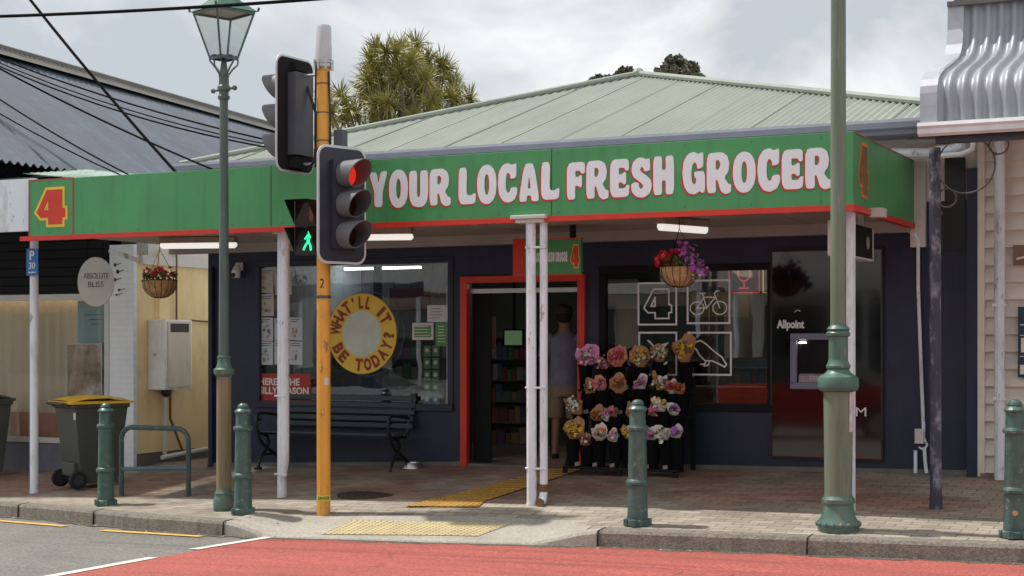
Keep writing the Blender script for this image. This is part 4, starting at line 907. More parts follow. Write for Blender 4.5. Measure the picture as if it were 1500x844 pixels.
# bollards
proto = None
def bollard(loc, label):
    t = thing('bollard', label, 'bollard', loc, 0, 'green cast iron bollards along the kerb', local=True)
    m = MB(); m.lathe([(.088, .05), (.092, .07), (.088, .10), (.082, .33), (.083, .345), (.100, .355), (.102, .375), (.094, .392), (.082, .40), (.076, .80), (.077, .81), (.093, .82), (.096, .84), (.088, .855), (.072, .86), (.071, .87), (.069, .975), (.074, .98), (.083, .988), (.084, 1.0), (.072, 1.015), (.05, 1.03)], n=32, flute=.05, fz=(.862, .972)); build('shaft', m, M['bollard'], t)
    m = MB(); m.lathe([(.105, 0), (.108, .05), (.090, .062)], n=8, smooth=False)
    for k in range(6):
        a = k * PI / 3 + .3; m.box(.1 * math.cos(a) - .02, .1 * math.cos(a) + .02, .1 * math.sin(a) - .02, .1 * math.sin(a) + .02, 0, .06)
    build('base', m, M['bollard'], t, bevel=.005)
    m = MB(); m.lathe([(.05, 1.028), (.056, 1.04), (.048, 1.06), (.03, 1.075), (.008, 1.08)], n=20); build('cap', m, M['bollard'], t)
    return t
bl = [(155, 740, 'green cast iron bollard between the wheelie bin and the bike rack'), (356, 753, 'green cast iron bollard right beside the lamp post with the lantern'), (934, 770, 'green cast iron bollard standing alone in front of the flower stand'), (1487, 788, 'green cast iron bollard with an orange sticker at the right edge')]
b0 = None
for i, (px, py, lab) in enumerate(bl):
    c = G(px, py)
    if b0 is None: b0 = bollard(c, lab)
    else: b = copy_tree(b0, c, i * .7, lab)
    if i == 3:
        q = MB(); th = -PI / 2 + .15
        for k in range(1): q.prism([(.022 * math.cos(j * .6283), .022 * math.sin(j * .6283)) for j in range(10)], Vector((.0835 * math.cos(th) , .0835 * math.sin(th), .20)), Vector((-math.sin(th), math.cos(th), 0)), ZA, Vector((math.cos(th), math.sin(th), 0)) * .004)
        s_ = build('sticker', q, mat('faded_orange_sticker', (.55, .28, .16), .6, var=.3, scale=40), b, off=(0, 0, 0)); s_.rotation_euler = (0, 0, -i * .7)
# right lamp post
c = G(1228, 777); s = 179.3
t = thing('lamp_post', 'tall thick faded green lamp post in front of the cash machine', 'lamp post', c, local=True)
m = MB(); m.lathe(LP([(20.5, 50), (20, 57), (21.5, 203)], s), n=32); m.lathe(LP([(11.5, 296), (10.8, 800), (10, 1000)], s), n=24); build('shaft', m, M['shaftR'], t)
m = MB(); m.lathe(LP([(29, -2), (30, 5), (31, 10), (29, 14), (25, 20), (22.5, 32), (22, 38), (24, 41), (24, 46), (21, 50), (20, 52)], s), n=40)
for k in range(16): a = k * PI / 8; m.ball((30 / s * math.cos(a), 30 / s * math.sin(a), 10 / s), .022, 8, 5)
build('base', m, M['lampgreen'], t)
m = MB(); m.lathe(LP([(21.5, 203), (27, 205), (29, 208), (29.5, 211), (29.5, 222), (28, 225), (21, 229), (17.5, 232), (15.5, 236), (17.5, 238), (17.8, 241), (16, 244), (14.5, 248), (14, 250)], s), n=40)
m.lathe(LP([(14, 249), (14, 283), (17, 285), (17.5, 289), (15, 292), (17, 295), (12, 300), (11.4, 303)], s), n=40, flute=.08, fz=(251 / s, 282 / s)); build('collar', m, M['lampgreen'], t)
m = MB(); m.lathe(LP([(10, 1000), (13, 1005), (13, 1012), (4, 1030)], s), n=20); build('finial', m, M['lampgreen'], t)
m = MB(); a0 = R(-22); 
for k in range(4):
    th = R(-30) + k * .11; m.add([((21.6 / s) * math.cos(th), (21.6 / s) * math.sin(th), 145 / s), ((21.6 / s) * math.cos(th + .11), (21.6 / s) * math.sin(th + .11), 145 / s), ((22.4 / s) * math.cos(th + .11), (22.4 / s) * math.sin(th + .11), 203 / s), ((22.4 / s) * math.cos(th), (22.4 / s) * math.sin(th), 203 / s)], [(0, 1, 2, 3)])
build('paper_notice', m, mat('faded_pink_paper', (.60, .52, .55), .7, var=.2, scale=20), t)
# left lamp post with lantern
c = G(328, 747); s = 147.1
t = thing('lamp_post', 'slender heritage lamp post with a square glass lantern and rusty lower shaft', 'lamp post', c, local=True)
m = MB(); m.lathe(LP([(11, 28), (11, 30), (10.5, 196)], s), n=28); build('shaft', m, M['shaftL'], t)
m = MB(); m.lathe(LP([(15, 0), (15.5, 4), (15.5, 14), (14, 18), (13, 22), (14, 25), (12, 28), (11, 32)], s), n=32); build('base', m, M['lampgreen'], t); m = MB(); m.lathe(LP([(10.5, 195), (12, 196), (14.5, 199), (15, 202), (15, 206), (12, 208), (10, 213), (9, 219), (9, 222), (10, 223), (10, 225), (7.5, 226)], s), n=32); build('collar', m, M['lampgreen'], t)
m = MB(); m.lathe(LP([(7.6, 225), (6.2, 600), (8.5, 602), (9, 606), (7, 608), (7, 612), (9.5, 615), (9.5, 620), (7.5, 622), (7.2, 634), (8, 636), (7, 638), (2.5, 664)], s), n=24); build('pole', m, M['polegrey'], t)
d = Vector((math.cos(R(-12)), math.sin(R(-12)), 0)); m = MB(); zc = 616 / s
m.tube([-d * .15 + ZA * zc, d * .15 + ZA * zc], .012, 8); m.ball(-d * .16 + ZA * zc, .026); m.ball(d * .16 + ZA * zc, .026); build('ladder_bar', m, M['polegrey'], t)
m = MB()
for k in range(4):
    a = R(26 + 45) + k * PI / 2; e = Vector((math.cos(a), math.sin(a), 0)); zb = 636 / s
    m.tube([e * .045 + ZA * zb, e * .10 + ZA * (zb + .07), e * .165 + ZA * (zb + .13), e * .17 + ZA * (zb + .17), e * .13 + ZA * (zb + .19), e * .09 + ZA * (zb + .195)], .009, 6)
build('scroll_bracket', m, M['polegrey'], t)
lz0, lz1 = 662 / s, 725 / s; rb0, rb1 = .14, .305
def sqp(r, z, rot): return [Vector((r * math.cos(rot + k * PI / 2), r * math.sin(rot + k * PI / 2), z)) for k in range(4)]
rot = R(26 + 6 - 8) + PI / 2
m = MB(); b4 = sqp(rb0, lz0, rot); t4 = sqp(rb1, lz1 + .02, rot)
for k in range(4): m.bar(b4[k], t4[k], .018, .018); m.bar(b4[k], b4[(k + 1) % 4], .02, .03); m.bar(t4[k], t4[(k + 1) % 4], .02, .03)
m.add(b4, [(0, 1, 2, 3)]); lf = build('lantern_frame', m, M['bollard'], t)
m = MB(); b5 = sqp(rb0 - .012, lz0, rot); t5 = sqp(rb1 - .012, lz1 + .02, rot)
m.add(b5 + t5, [(k, (k + 1) % 4, 4 + (k + 1) % 4, 4 + k) for k in range(4)]); build('lantern_glass', m, M['lampglass'], lf)
m = MB(); q0 = sqp(rb1 + .035, lz1 + .03, rot); q1 = sqp(.17, lz1 + .14, rot); q2 = sqp(.09, lz1 + .24, rot); q3 = sqp(.03, lz1 + .36, rot)
fs = []
for j in range(3): fs += [(4 * j + k, 4 * j + (k + 1) % 4, 4 * j + 4 + (k + 1) % 4, 4 * j + 4 + k) for k in range(4)]
m.add(q0 + q1 + q2 + q3, fs)
for p in q0: m.bar(p - ZA * .0, p * 1.04 + ZA * .04 + Vector((0, 0, -.04 * p.z)) , .02, .02)
m.ball((0, 0, lz1 + .39), .04); build('lantern_roof', m, mat('lantern_roof_green', (.04, .13, .10), .45, var=.2), lf)
m = MB(); q0 = sqp(rb1 - .02, lz1 + .026, rot); q1 = sqp(.12, lz1 + .06, rot); m.add(q0 + q1, [(k, (k + 1) % 4, 4 + (k + 1) % 4, 4 + k) for k in range(4)] + [(4, 5, 6, 7)]); build('reflector', m, mat('lamp_reflector', (.55, .45, .36), .4), lf)
# parking sign on the awning post
c = P(47, 384, 13.66); m = MB(); a = P(39, 404, 13.66); b = P(56, 364, 13.66)
ps = thing('parking_sign', 'small blue time limited parking sign P 30 on the leftmost awning post', 'road sign', (c.x, 13.66, a.z))
m.box(a.x, b.x, 13.655, 13.665, a.z, b.z); build('plate', m, M['bluesign'], ps, bevel=.002)
m = MB(); W = b.x - a.x; Hh = b.z - a.z; put_text(m, 'P', (a.x + W * .3, 13.654, a.z + Hh * .58), XA, ZA, W * .4, Hh * .34, .02, .002); put_text(m, '30', (a.x + W * .25, 13.654, a.z + Hh * .25), XA, ZA, W * .5, Hh * .24, .01, .002); m.box(a.x + W * .2, a.x + W * .8, 13.652, 13.655, a.z + Hh * .1, a.z + Hh * .14)
build('lettering', m, M['whitefl'], ps)
# ---------------- traffic signal
pc = G(474, 753); t = thing('traffic_signal', 'orange traffic signal pole with two vehicle signals and a lit green man', 'traffic signal', pc, local=True); ts = t
zP = 4.17 - pc.z
m = MB(); m.tube([(0, 0, -.02), (0, 0, zP)], .0665, 24); pole = build('pole', m, M['orange'], t)
m = MB()
for z in (4.0, 3.72, 3.45, 3.28, 2.9): m.tube([(0, 0, z - pc.z), (0, 0, z - pc.z + .012)], .0685, 20)
for z in (3.35, 2.93, 1.93): m.tube([(0, 0, z - pc.z), (0, 0, z - pc.z + .03)], .074, 20)
build('strap', m, M['siggrey'], t)
m = MB(); m.lathe([(.078, zP - .01), (.085, zP + .0), (.085, zP + .03), (.095, zP + .035), (.095, zP + .05), (.08, zP + .055)], n=24)
for k in range(8): a = k * PI / 4; m.box(.085 * math.cos(a) - .01, .085 * math.cos(a) + .01, .085 * math.sin(a) - .01, .085 * math.sin(a) + .01, zP - .03, zP + .07)
build('flange', m, M['chrome'], t)
m = MB(); m.lathe([(.082, zP + .055), (.080, zP + .2), (.075, zP + .23), (.074, zP + .38), (.066, zP + .40), (.03, zP + .405)], n=28); build('antenna', m, mat('antenna_grey', (.50, .51, .56), .5), t)
def head(loc, rzv, lit, nm='signal_head'):
    hd = MB(); hw, hh = .30, .565   # backboard
    def rr(wd, ht, r, n=5):
        pts = []
        for cx, cz, a0 in ((wd - r, ht - r, 0), (-wd + r, ht - r, 90), (-wd + r, -ht + r, 180), (wd - r, -ht + r, 270)):
            for k in range(n + 1): a = R(a0 + 90 * k / n); pts.append((cx + r * math.cos(a), cz + r * math.sin(a)))
        return pts
    root = bpy.data.objects.new(nm, None)
    hd.mi = 1; hd.prism(rr(hw, hh, .11), (0, .012, 0), XA, ZA, (0, -.012, 0)); hd.mi = 0; hd.prism(rr(hw - .024, hh - .024, .09), (0, -.0005, 0), XA, ZA, (0, -.004, 0))
    hd.mi = 2; hd.prism(rr(hw - .02, hh - .02, .09), (0, .0125, 0), XA, ZA, (0, .006, 0))
    hd.mi = 0; hd.box(-.15, .15, -.06, -.005, -.42, .42)
    hd.mi = 3; hd.box(-.13, .13, .019, .12, -.40, .40); hd.mi = 2; hd.box(-.11, .11, .019, .10, -.52, -.41); hd.box(-.08, .08, .019, .09, .42, .50)
    ob = build(nm, hd, [M['sigblack'], mat('backboard_border', (.62, .62, .64), .5), M['matte'], M['siggrey']], ts, off=(0, 0, 0), bevel=.004); ob.location = loc; ob.rotation_euler = (0, 0, rzv)
    for k, z in enumerate((.29, 0, -.29)):
        v = MB(); v.smooth = True; n = 28
        ro, ri, L = .130, .123, .29
        def ring(r, y, cut=0): return [Vector((r * math.sin(2 * PI * j / n), y(2 * PI * j / n), z + r * math.cos(2 * PI * j / n))) for j in range(n)]
        yb_ = lambda a: -.06; yf = lambda a: -.06 - L * (.72 + .28 * math.cos(a))
        A_ = ring(ro, yb_); B_ = ring(ro * .99, yf); C__ = ring(ri * .985, yf); D_ = ring(ri, yb_)
        v.add(A_ + B_ + C__ + D_, [(q * n + j, q * n + (j + 1) % n, (q + 1) * n + (j + 1) % n, (q + 1) * n + j) for q in range(3) for j in range(n)])
        vz = build('visor', v, mat('visor_grey', (.13, .13, .14), .55), ob, off=(0, 0, 0))
        l = MB(); l.smooth = True; l.add([(0, -.105, z)] + [(.06 * math.sin(2 * PI * j / n), -.098, z + .06 * math.cos(2 * PI * j / n)) for j in range(n)] + [(.118 * math.sin(2 * PI * j / n), -.066, z + .118 * math.cos(2 * PI * j / n)) for j in range(n)],
              [(0, 1 + j, 1 + (j + 1) % n) for j in range(n)] + [(1 + j, 1 + n + j, 1 + n + (j + 1) % n, 1 + (j + 1) % n) for j in range(n)])
        build('lens', l, M['redlens'] if (lit and k == 0) else M['darklens'], ob, off=(0, 0, 0))
    return ob
h1 = head((.25, -.06, 2.82 - pc.z), R(72), True); h1['label'] = 'front vehicle signal showing a red light'
h2 = head((-.32, -.03, 3.72 - pc.z), R(-93), False); h2['label'] = 'upper vehicle signal seen from behind, facing left'
m = MB(); 
for z in (3.34, 2.34): m.bar((0, 0, z - pc.z), (.20, -.04, z - pc.z), .04, .02)
for z in (4.10, 3.24): m.tube([(0, 0, z - pc.z), (-.27, -.02, z - pc.z)], .014, 8)
m.bar((0, 0, 2.86 - pc.z), (-.16, -.02, 2.86 - pc.z), .03, .03); build('bracket', m, M['chrome'], t)
m = MB(); m.box(.10, .20, .02, .12, 3.38 - pc.z, 3.56 - pc.z); build('cable_box', m, M['siggrey'], t, bevel=.006)
m = MB(); m.tube([(-.2, .02, 4.0 - pc.z), (-.09, .02, 3.7 - pc.z), (-.075, .0, 3.45 - pc.z), (-.10, -.02, 3.25 - pc.z), (-.2, 0, 3.18 - pc.z)], .014, 8)
m.tube([(.07, -.02, 4.12 - pc.z), (.085, -.02, 3.8 - pc.z), (.08, 0, 3.4 - pc.z)], .010, 8); m.tube([(-.075, -.02, 4.15 - pc.z), (-.085, -.02, 3.6 - pc.z), (-.08, -.02, 3.2 - pc.z)], .010, 8); build('cable', m, M['black'], t)
# pedestrian signal
m = MB(); px_, zc = -.165, 2.62 - pc.z
for z in (zc + .135, zc - .135): m.box(px_ - .13, px_ + .13, -.06, .10, z - .13, z + .13)
pb = build('pedestrian_signal', m, M['black'], t, bevel=.006)
for z, lit in ((zc + .135, 0), (zc - .135, 1)):
    v = MB(); v.add([(px_ - .13, -.06, z + .125), (px_ + .13, -.06, z + .125), (px_ + .13, -.24, z + .125), (px_ - .13, -.24, z + .125), (px_ - .13, -.06, z - .11), (px_ + .13, -.06, z - .11)], [(0, 1, 2, 3), (0, 3, 4), (1, 5, 2)])
    build('visor', v, M['black'], pb)
    q = MB(); q.box(px_ - .11, px_ + .11, -.066, -.061, z - .11, z + .11); ln = build('lens', q, M['darklens'] if not lit else M['black'], pb)
m = MB(); z0 = zc - .135; k = .105; X0 = px_ + .035
def st(a, b, wd=.018): m.bar((X0 + a[0], -.071, z0 + a[1]), (X0 + b[0], -.071, z0 + b[1]), wd, .006, up=(0, 1, 0))
m.prism([(.014 * math.cos(j * .785), .014 * math.sin(j * .785)) for j in range(8)], (X0 + .01, -.068, z0 + .085), XA, ZA, (0, -.006, 0))
st((.005, .068), (0, .0), .032); st((0, .0), (-.035, -.045)); st((-.035, -.045), (-.055, -.085)); st((0, .0), (.025, -.04)); st((.025, -.04), (.03, -.09)); st((0, .06), (-.04, .02), .014); st((.01, .06), (.045, .03), .014)
build('green_man', m, M['greenman'], pb)
m = MB(); m.prism([(.03 * math.cos(j * .785), .09 * math.sin(j * .785)) for j in range(8)], (px_ + .07, -.067, zc + .135), XA, ZA, (0, -.004, 0)); build('unlit_man', m, mat('unlit_red', (.22, .05, .045), .4), pb)
m = MB(); th0 = math.atan2(-pc.y, -pc.x)
for (dz_, da, w_, h_) in ((1.25, .1, .05, .07),):
    m.add([(.0678 * math.cos(th0 + da + q * w_ / .0678 / 4), .0678 * math.sin(th0 + da + q * w_ / .0678 / 4), dz_ + e * h_) for q in range(5) for e in (0, 1)], [(2 * q, 2 * q + 2, 2 * q + 3, 2 * q + 1) for q in range(4)])
build('sticker', m, M['offwhite'], t)
# number and danger band on the pole (wrapped on the surface facing the road)
def wrap(mb, vs_, rad, th0):
    for i in range(len(mb.v)):
        p = mb.v[i]; a = th0 + p.x / rad; rr_ = rad + p.y; mb.v[i] = Vector((rr_ * math.cos(a), rr_ * math.sin(a), p.z))
thc = math.atan2(-pc.y, -pc.x)
m = MB(); vs_, fs_ = text_geo('2'); x0 = min(p[0] for p in vs_); m.add([((p[0] - x0 - .3) * .10, .001 + (p[2] > 0) * .001, 2.03 - pc.z + p[1] * .13) for p in vs_], fs_); wrap(m, 0, .067, thc - .1); build('number', m, M['matte'], t)
m = MB(); m.smooth = True; m.grid(lambda a, b: (.0674 * math.cos(a * 2 * PI), .0674 * math.sin(a * 2 * PI), lerp(.135, .185, b)), 24, 1); build('label_band', m, mat('lime_band', (.60, .62, .08), .5), t)
m = MB(); vs_, fs_ = text_geo('DANGER', .01); x0 = min(p[0] for p in vs_); x1 = max(p[0] for p in vs_); m.add([((p[0] - (x0 + x1) / 2) / (x1 - x0) * .12, .001 + (p[2] > 0) * .001, .145 + p[1] * .042) for p in vs_], fs_); wrap(m, 0, .0676, thc); build('lettering', m, M['matte'], t)

# ---------------- wheelie bins
def bin_(loc, rzv, label):
    t = thing('wheelie_bin', label, 'wheelie bin', loc, rzv, 'wheelie bins on the footpath', local=True)
    m = MB()
    def ringq(xa, xb, yw, z): return [(xa, -yw, z), (xb, -yw, z), (xb, yw, z), (xa, yw, z)]
    lv = [(-.20, .26, .22, .06), (-.26, .31, .255, .55), (-.30, .35, .28, .93), (-.34, .37, .30, .935), (-.34, .37, .30, .985)]
    vs_ = []; [vs_.extend(ringq(*l)) for l in lv]; fs_ = [(0, 3, 2, 1)] + [(4 * j + k, 4 * j + (k + 1) % 4, 4 * j + 4 + (k + 1) % 4, 4 * j + 4 + k) for j in range(4) for k in range(4)]; fs_.append((16, 17, 18, 19)); m.add(vs_, fs_)
    m.box(-.27, -.16, -.17, .17, .14, .30)
    build('body', m, M['bin'], t, bevel=.018)
    m = MB(); m.tube([(-.42, -.22, .985), (-.42, .22, .985)], .017, 8)
    for y in (-.2, 0, .2): m.bar((-.33, y, .96), (-.42, y, .985), .03, .03)
    build('handle', m, M['bin'], t)
    m = MB(); m.grid(lambda a, b: (lerp(-.36, .39, a), lerp(-.31, .31, b), .992 + .05 * math.sin(a * PI) ** .6 * 1.0 + .03 * (math.sin(b * PI) ** .5) - (.0)), 12, 10)
    m.grid(lambda a, b: (lerp(-.36, .39, a), lerp(-.31, .31, b), .988), 2, 2)
    for (a0, b0, a1, b1) in ((-.36, -.31, .39, -.31), (.39, -.31, .39, .31), (.39, .31, -.36, .31), (-.36, .31, -.36, -.31)): m.bar((a0, b0, .995), (a1, b1, .995), .02, .03)
    m.smooth = True; build('lid', m, M['lid'], t)
    for y in (-.24, .24):
        m = MB(); m.tube([(-.25, y - .03, .105), (-.25, y + .03, .105)], .105, 24); wv = build('wheel', m, M['rubber'], t, bevel=.012)
        m = MB(); m.tube([(-.25, y - .034, .105), (-.25, y + .034, .105)], .06, 16); build('hub', m, M['sigblack'], wv)
    m = MB(); m.tube([(-.25, -.24, .105), (-.25, .24, .105)], .012, 8); build('axle', m, M['matte'], t)
    m = MB(); m.box(-.30, -.294, .02 - .30, .05 - .28, .80, .88); build('sticker', m, M['offwhite'], t)
    return t
c = G(118, 716); b1 = bin_((c.x, c.y + .15, c.z + .01), R(66), 'dark wheelie bin with a yellow lid beside the white sign post')
c = G(-22, 700); bin2 = copy_tree(b1, (c.x - .12, c.y, c.z + .02), R(60), 'dark wheelie bin with a dark lid cut off by the left edge')
for ch in bin2.children:
    if ch.name.startswith('lid'):
        ch.data = ch.data.copy(); ch.data.materials[0] = M['bin']
# ---------------- bike rack
a = G(178, 727); b = G(276, 727); dz = Vector((0, 0, 1)); u = (b - a); u.z = 0; L = u.length; u.normalize()
t = thing('bike_rack', 'dark teal tubular bike rack with a cross rail, bolted to the footpath', 'bike rack', a)
hb = .76; r_ = .14; pts = [a + ZA * -.01, a + ZA * (hb - r_)]
for k in range(1, 6): an = R(90 * k / 5); pts.append(a + u * (r_ - r_ * math.cos(an)) + ZA * (hb - r_ + r_ * math.sin(an)))
for k in range(0, 6): an = R(90 * k / 5); pts.append(a + u * (L - r_ + r_ * math.sin(an)) + ZA * (hb - r_ + r_ * math.cos(an)))
pts.append(b + ZA * -.01)
m = MB(); m.tube(pts, .027, 12); tr = mat('chipped_teal', (.035, .07, .075), .4, var=.2, dirt=.8, dcol=(.15, .17, .15), dscale=14); build('hoop', m, tr, t)
m = MB(); m.tube([a + ZA * .30, b + ZA * .30], .024, 12); build('cross_rail', m, mat('teal_blue_rail', (.06, .13, .17), .4, var=.2), t)
# ---------------- bench
a = G(386, 690); b = G(577, 690); L = b.x - a.x
t = thing('bench', 'dark slatted park bench with curled cast iron ends below the left window', 'bench', (a.x, a.y, (a.z + b.z) / 2)); bz = (a.z + b.z) / 2; by = a.y - .05
m = MB()
for k in range(5):
    z = .50 + k * .078; y = by + .34 + k * .022; m.box(a.x - .02, b.x + .06, y, y + .022, bz + z, bz + z + .058)
build('backrest', m, M['wood'], t, bevel=.006)
m = MB()
for k in range(5): y = by - .06 + k * .078; m.box(a.x - .02, b.x + .06, y, y + .06, bz + .43 - k * .004, bz + .455 - k * .004)
build('seat', m, M['wood'], t, bevel=.006)
for X in (a.x, b.x):
    m = MB(); q = lambda y, z: Vector((X, by + y, bz + z))
    m.tube([q(-.06, 0), q(-.05, .06), q(.02, .16), q(.10, .22), q(.16, .30), q(.12, .38), q(-.02, .42)], .02, 8); m.tube([q(.42, 0), q(.38, .08), q(.28, .16), q(.16, .22), q(.04, .28), q(-.04, .36), q(-.06, .43)], .02, 8)
    m.tube([q(-.06, .42), q(.30, .41), q(.36, .50), q(.45, .90)], .022, 8); m.tube([q(-.07, .42), q(-.10, .52), q(-.08, .62), q(-.02, .66), q(.12, .65), q(.38, .62)], .018, 8)
    m.tube([q(-.02, .66), q(-.07, .61), q(-.04, .57), q(0, .59)], .013, 8); m.tube([q(.02, .16), q(.28, .16)], .014, 8)
    m.box(X - .03, X + .03, by - .1, by - .02, bz - .01, bz + .02); m.box(X - .03, X + .03, by + .38, by + .46, bz - .01, bz + .02)
    build('end_frame', m, M['black'], t)
# dog bowl
c = G(605, 686); m = MB(); z = c.z; m.lathe([(.13, z), (.12, z + .03), (.10, z + .065), (.09, z + .065), (.08, z + .02), (.01, z + .018)], (c.x, c.y), 28)
solo('dog_bowl', m, mat('steel_bowl', (.45, .45, .45), .25, metal=.9), 'shiny steel dog bowl on the ground right of the bench', 'bowl', (c.x, c.y, z))
# security camera
c = P(352, 392, YW); t = thing('security_camera', 'small white security camera on the navy wall left of the posters', 'security camera', (c.x, YW, c.z))
m = MB(); m.box(c.x - .05, c.x + .05, YW - .04, YW, c.z - .04, c.z + .06); build('mount', m, M['white'], t, bevel=.01)
m = MB(); m.tube([(c.x, YW - .06, c.z + .02), (c.x, YW - .085, c.z - .05), (c.x, YW - .09, c.z - .13)], [.03, .055, .05], 16); build('housing', m, M['white'], t)
m = MB(); m.tube([(c.x, YW - .14, c.z - .10), (c.x, YW - .155, c.z - .10)], .028, 14); build('lens', m, M['black'], t)
# ---------------- under-awning tube lights
def tubelight(pa, pb, Ya, Yb, lab):
    A_ = P(pa[0], pa[1], Ya); B_ = P(pb[0], pb[1], Yb); A_.z = B_.z = 2.64; c = (A_ + B_) / 2
    t = thing('tube_light', lab, 'tube light', (c.x, c.y, 2.64), 0, 'tube lights under the awning')
    m = MB(); m.bar(A_ + ZA * .035, B_ + ZA * .035, .14, .07); build('casing', m, mat('stained_casing', (.32, .24, .18), .6, dirt=.5), t, bevel=.01)
    m = MB(); m.tube([A_ - ZA * .01, A_.lerp(B_, .03) - ZA * .02, A_.lerp(B_, .97) - ZA * .02, B_ - ZA * .01], [.03, .045, .045, .03], 12); build('diffuser', m, M['tube'], t)
tubelight((966, 328), (1034, 338), 14.0, 13.9 + .75, 'tube light above the hanging basket with red and purple flowers')
tubelight((236, 355), (346, 367), 14.3, 14.55, 'tube light above the hanging basket at the left end of the awning')
tubelight((510, 345), (604, 356), 14.0, 14.2, 'tube light beside the traffic signal above the left window')
# ---------------- hanging shop sign (green) over the door
Yh = 14.6; a = P(768, 403, Yh); b = P(852, 350, Yh + .02)
t = thing('hanging_sign', 'small dark green hanging sign repeating the grocer lettering above the doorway', 'hanging sign', (a.x, Yh, a.z))
m = MB(); m.box(a.x, b.x, Yh, Yh + .05, a.z, b.z); build('board', m, M['green'], t)
m = MB(); a2 = P(752, 405, Yh); m.box(a2.x, a.x, Yh - .01, Yh + .06, a2.z, b.z + .02); m.box(a.x, b.x + .01, Yh - .004, Yh + .054, b.z, b.z + .012); m.box(a.x, b.x + .01, Yh - .004, Yh + .054, a.z - .012, a.z); build('red_edge', m, M['red'], t)
m = MB(); W = b.x - a.x; x = a.x + .02; k = W * .74 / sum(GL[c_][0] + .06 if c_ != ' ' else .3 for c_ in 'YOUR LOCAL FRESH GROCER')
for ch in 'YOUR LOCAL FRESH GROCER':
    if ch == ' ': x += .3 * k; continue
    put_glyph(m, ch, (x, Yh - .0005, lerp(a.z, b.z, .36)), XA, ZA, GL[ch][0] * k, .10, 0, .003); x += (GL[ch][0] + .06) * k
build('lettering', m, M['lilac'], t)
four((a.x + W * .83, Yh - .001, lerp(a.z, b.z, .2)), XA, ZA, W * .14, (b.z - a.z) * .6, t)
m = MB(); 
for X in (a.x + .08, b.x - .1): m.box(X - .03, X + .03, Yh + .01, Yh + .04, b.z + .001, 2.71)
build('hanger', m, M['matte'], t)
# box sign at the right end
c = P(1237, 350, 14.0); t = thing('box_sign', 'dark projecting box sign with a pale round emblem hanging behind the big lamp post', 'hanging sign', (c.x, 14.0, c.z))
za, zb_ = P(1237, 375, 14.0).z, P(1237, 328, 14.0).z
x0, x1 = P(1206, 0, 13.75).x, P(1212, 0, 13.75).x
X = P(1232, 0, 13.8).x
m = MB(); m.box(X - .06, X + .06, 13.6, 14.75, za, zb_); build('box', m, M['matte'], t)
m = MB(); m.box(X - .065, X + .065, 13.585, 13.599, za - .005, zb_ + .005); m.box(X - .066, X + .067, 13.6, 14.76, za - .018, za - .001); m.box(X + .06, X + .067, 14.73, 14.76, za, zb_); build('rim', m, M['offwhite'], t)
m = MB(); m.prism([(.06 * math.cos(j * .5236), .06 * math.sin(j * .5236)) for j in range(12)], (X + .0605, 14.55, (za + zb_) / 2), YA, ZA, (.003, 0, 0)); build('emblem', m, mat('dim_emblem', (.3, .32, .3), .5), t)
m = MB(); m.box(X - .02, X + .02, 13.9, 13.96, zb_, 2.71); m.box(X - .02, X + .02, 14.5, 14.56, zb_, 2.71); build('hanger', m, M['offwhite'], t)
m = MB(); q = P(1265, 322, 14.0); m.box(q.x - .15, q.x + .18, 13.9, 14.05, 2.66, 2.71); m.box(q.x + .1, q.x + .22, 13.8, 13.95, 2.62, 2.70); build('cable_clutter', m, M['offwhite'], shop)
# ---------------- cash machine
a = P(1132, 668, YW); b = P(1292, 365, YW)
t = thing('cash_machine', 'cash machine set in a tall gloss black panel in the navy wall', 'cash machine', (a.x, YW, a.z))
m = MB(); m.box(a.x, b.x, YW - .03, YW, a.z, b.z); build('panel', m, M['glossblack'], t, bevel=.004)
m = MB(); fw = .018; e = .033
m.box(a.x - fw, a.x, YW - e, YW, a.z - fw, b.z + fw); m.box(b.x, b.x + fw, YW - e, YW, a.z - fw, b.z + fw); m.box(a.x, b.x, YW - e, YW, a.z - fw, a.z); m.box(a.x, b.x, YW - e, YW, b.z, b.z + fw)
build('panel_frame', m, M['black'], t)
a2 = P(1158, 570, YW - .05); b2 = P(1251, 488, YW - .05)
m = MB(); w_ = .07; y0, y1 = YW - .07, YW - .031
m.box(a2.x, b2.x, y0, y1, b2.z - w_, b2.z); m.box(a2.x, b2.x, y0, y1, a2.z, a2.z + w_); m.box(a2.x, a2.x + w_, y0, y1, a2.z + w_, b2.z - w_); m.box(b2.x - w_, b2.x, y0, y1, a2.z + w_, b2.z - w_); build('surround', m, M['atm'], t, bevel=.008)
m = MB(); m.box(a2.x + w_, b2.x - w_, YW - .036, YW - .032, a2.z + w_, b2.z - w_); build('recess', m, M['matte'], t)
m = MB(); m.box(a2.x + w_ + .05, b2.x - w_ - .06, YW - .045, YW - .037, a2.z + .22, b2.z - w_ - .04); build('screen', m, mat('atm_screen', (.012, .012, .015), .1), t)
m = MB(); m.prism([(0, 0), (-.03, 0), (-.02, .07), (0, .09)], (a2.x + w_ + .02, YW - .037, a2.z + w_), YA, ZA, (b2.x - a2.x - 2 * w_ - .04, 0, 0)); build('keypad_shelf', m, mat('atm_pink_grey', (.30, .22, .28), .4), t)
m = MB()
for i in range(3):
    for j in range(3): m.box(a2.x + .2 + i * .035, a2.x + .225 + i * .035, YW - .064, YW - .055, a2.z + .085 + j * .02, a2.z + .098 + j * .02)
build('keypad', m, M['chrome'], t)
m = MB(); m.box(b2.x - .17, b2.x - .09, YW - .06, YW - .037, b2.z - .20, b2.z - .17); m.mi = 1; m.box(b2.x - .15, b2.x - .11, YW - .062, YW - .06, b2.z - .19, b2.z - .18); build('card_slot', m, [M['chrome'], M['screen']], t)
m = MB(); m.box(b2.x - .18, b2.x - .09, YW - .045, YW - .037, b2.z - .36, b2.z - .27); build('label_plate', m, M['offwhite'], t)
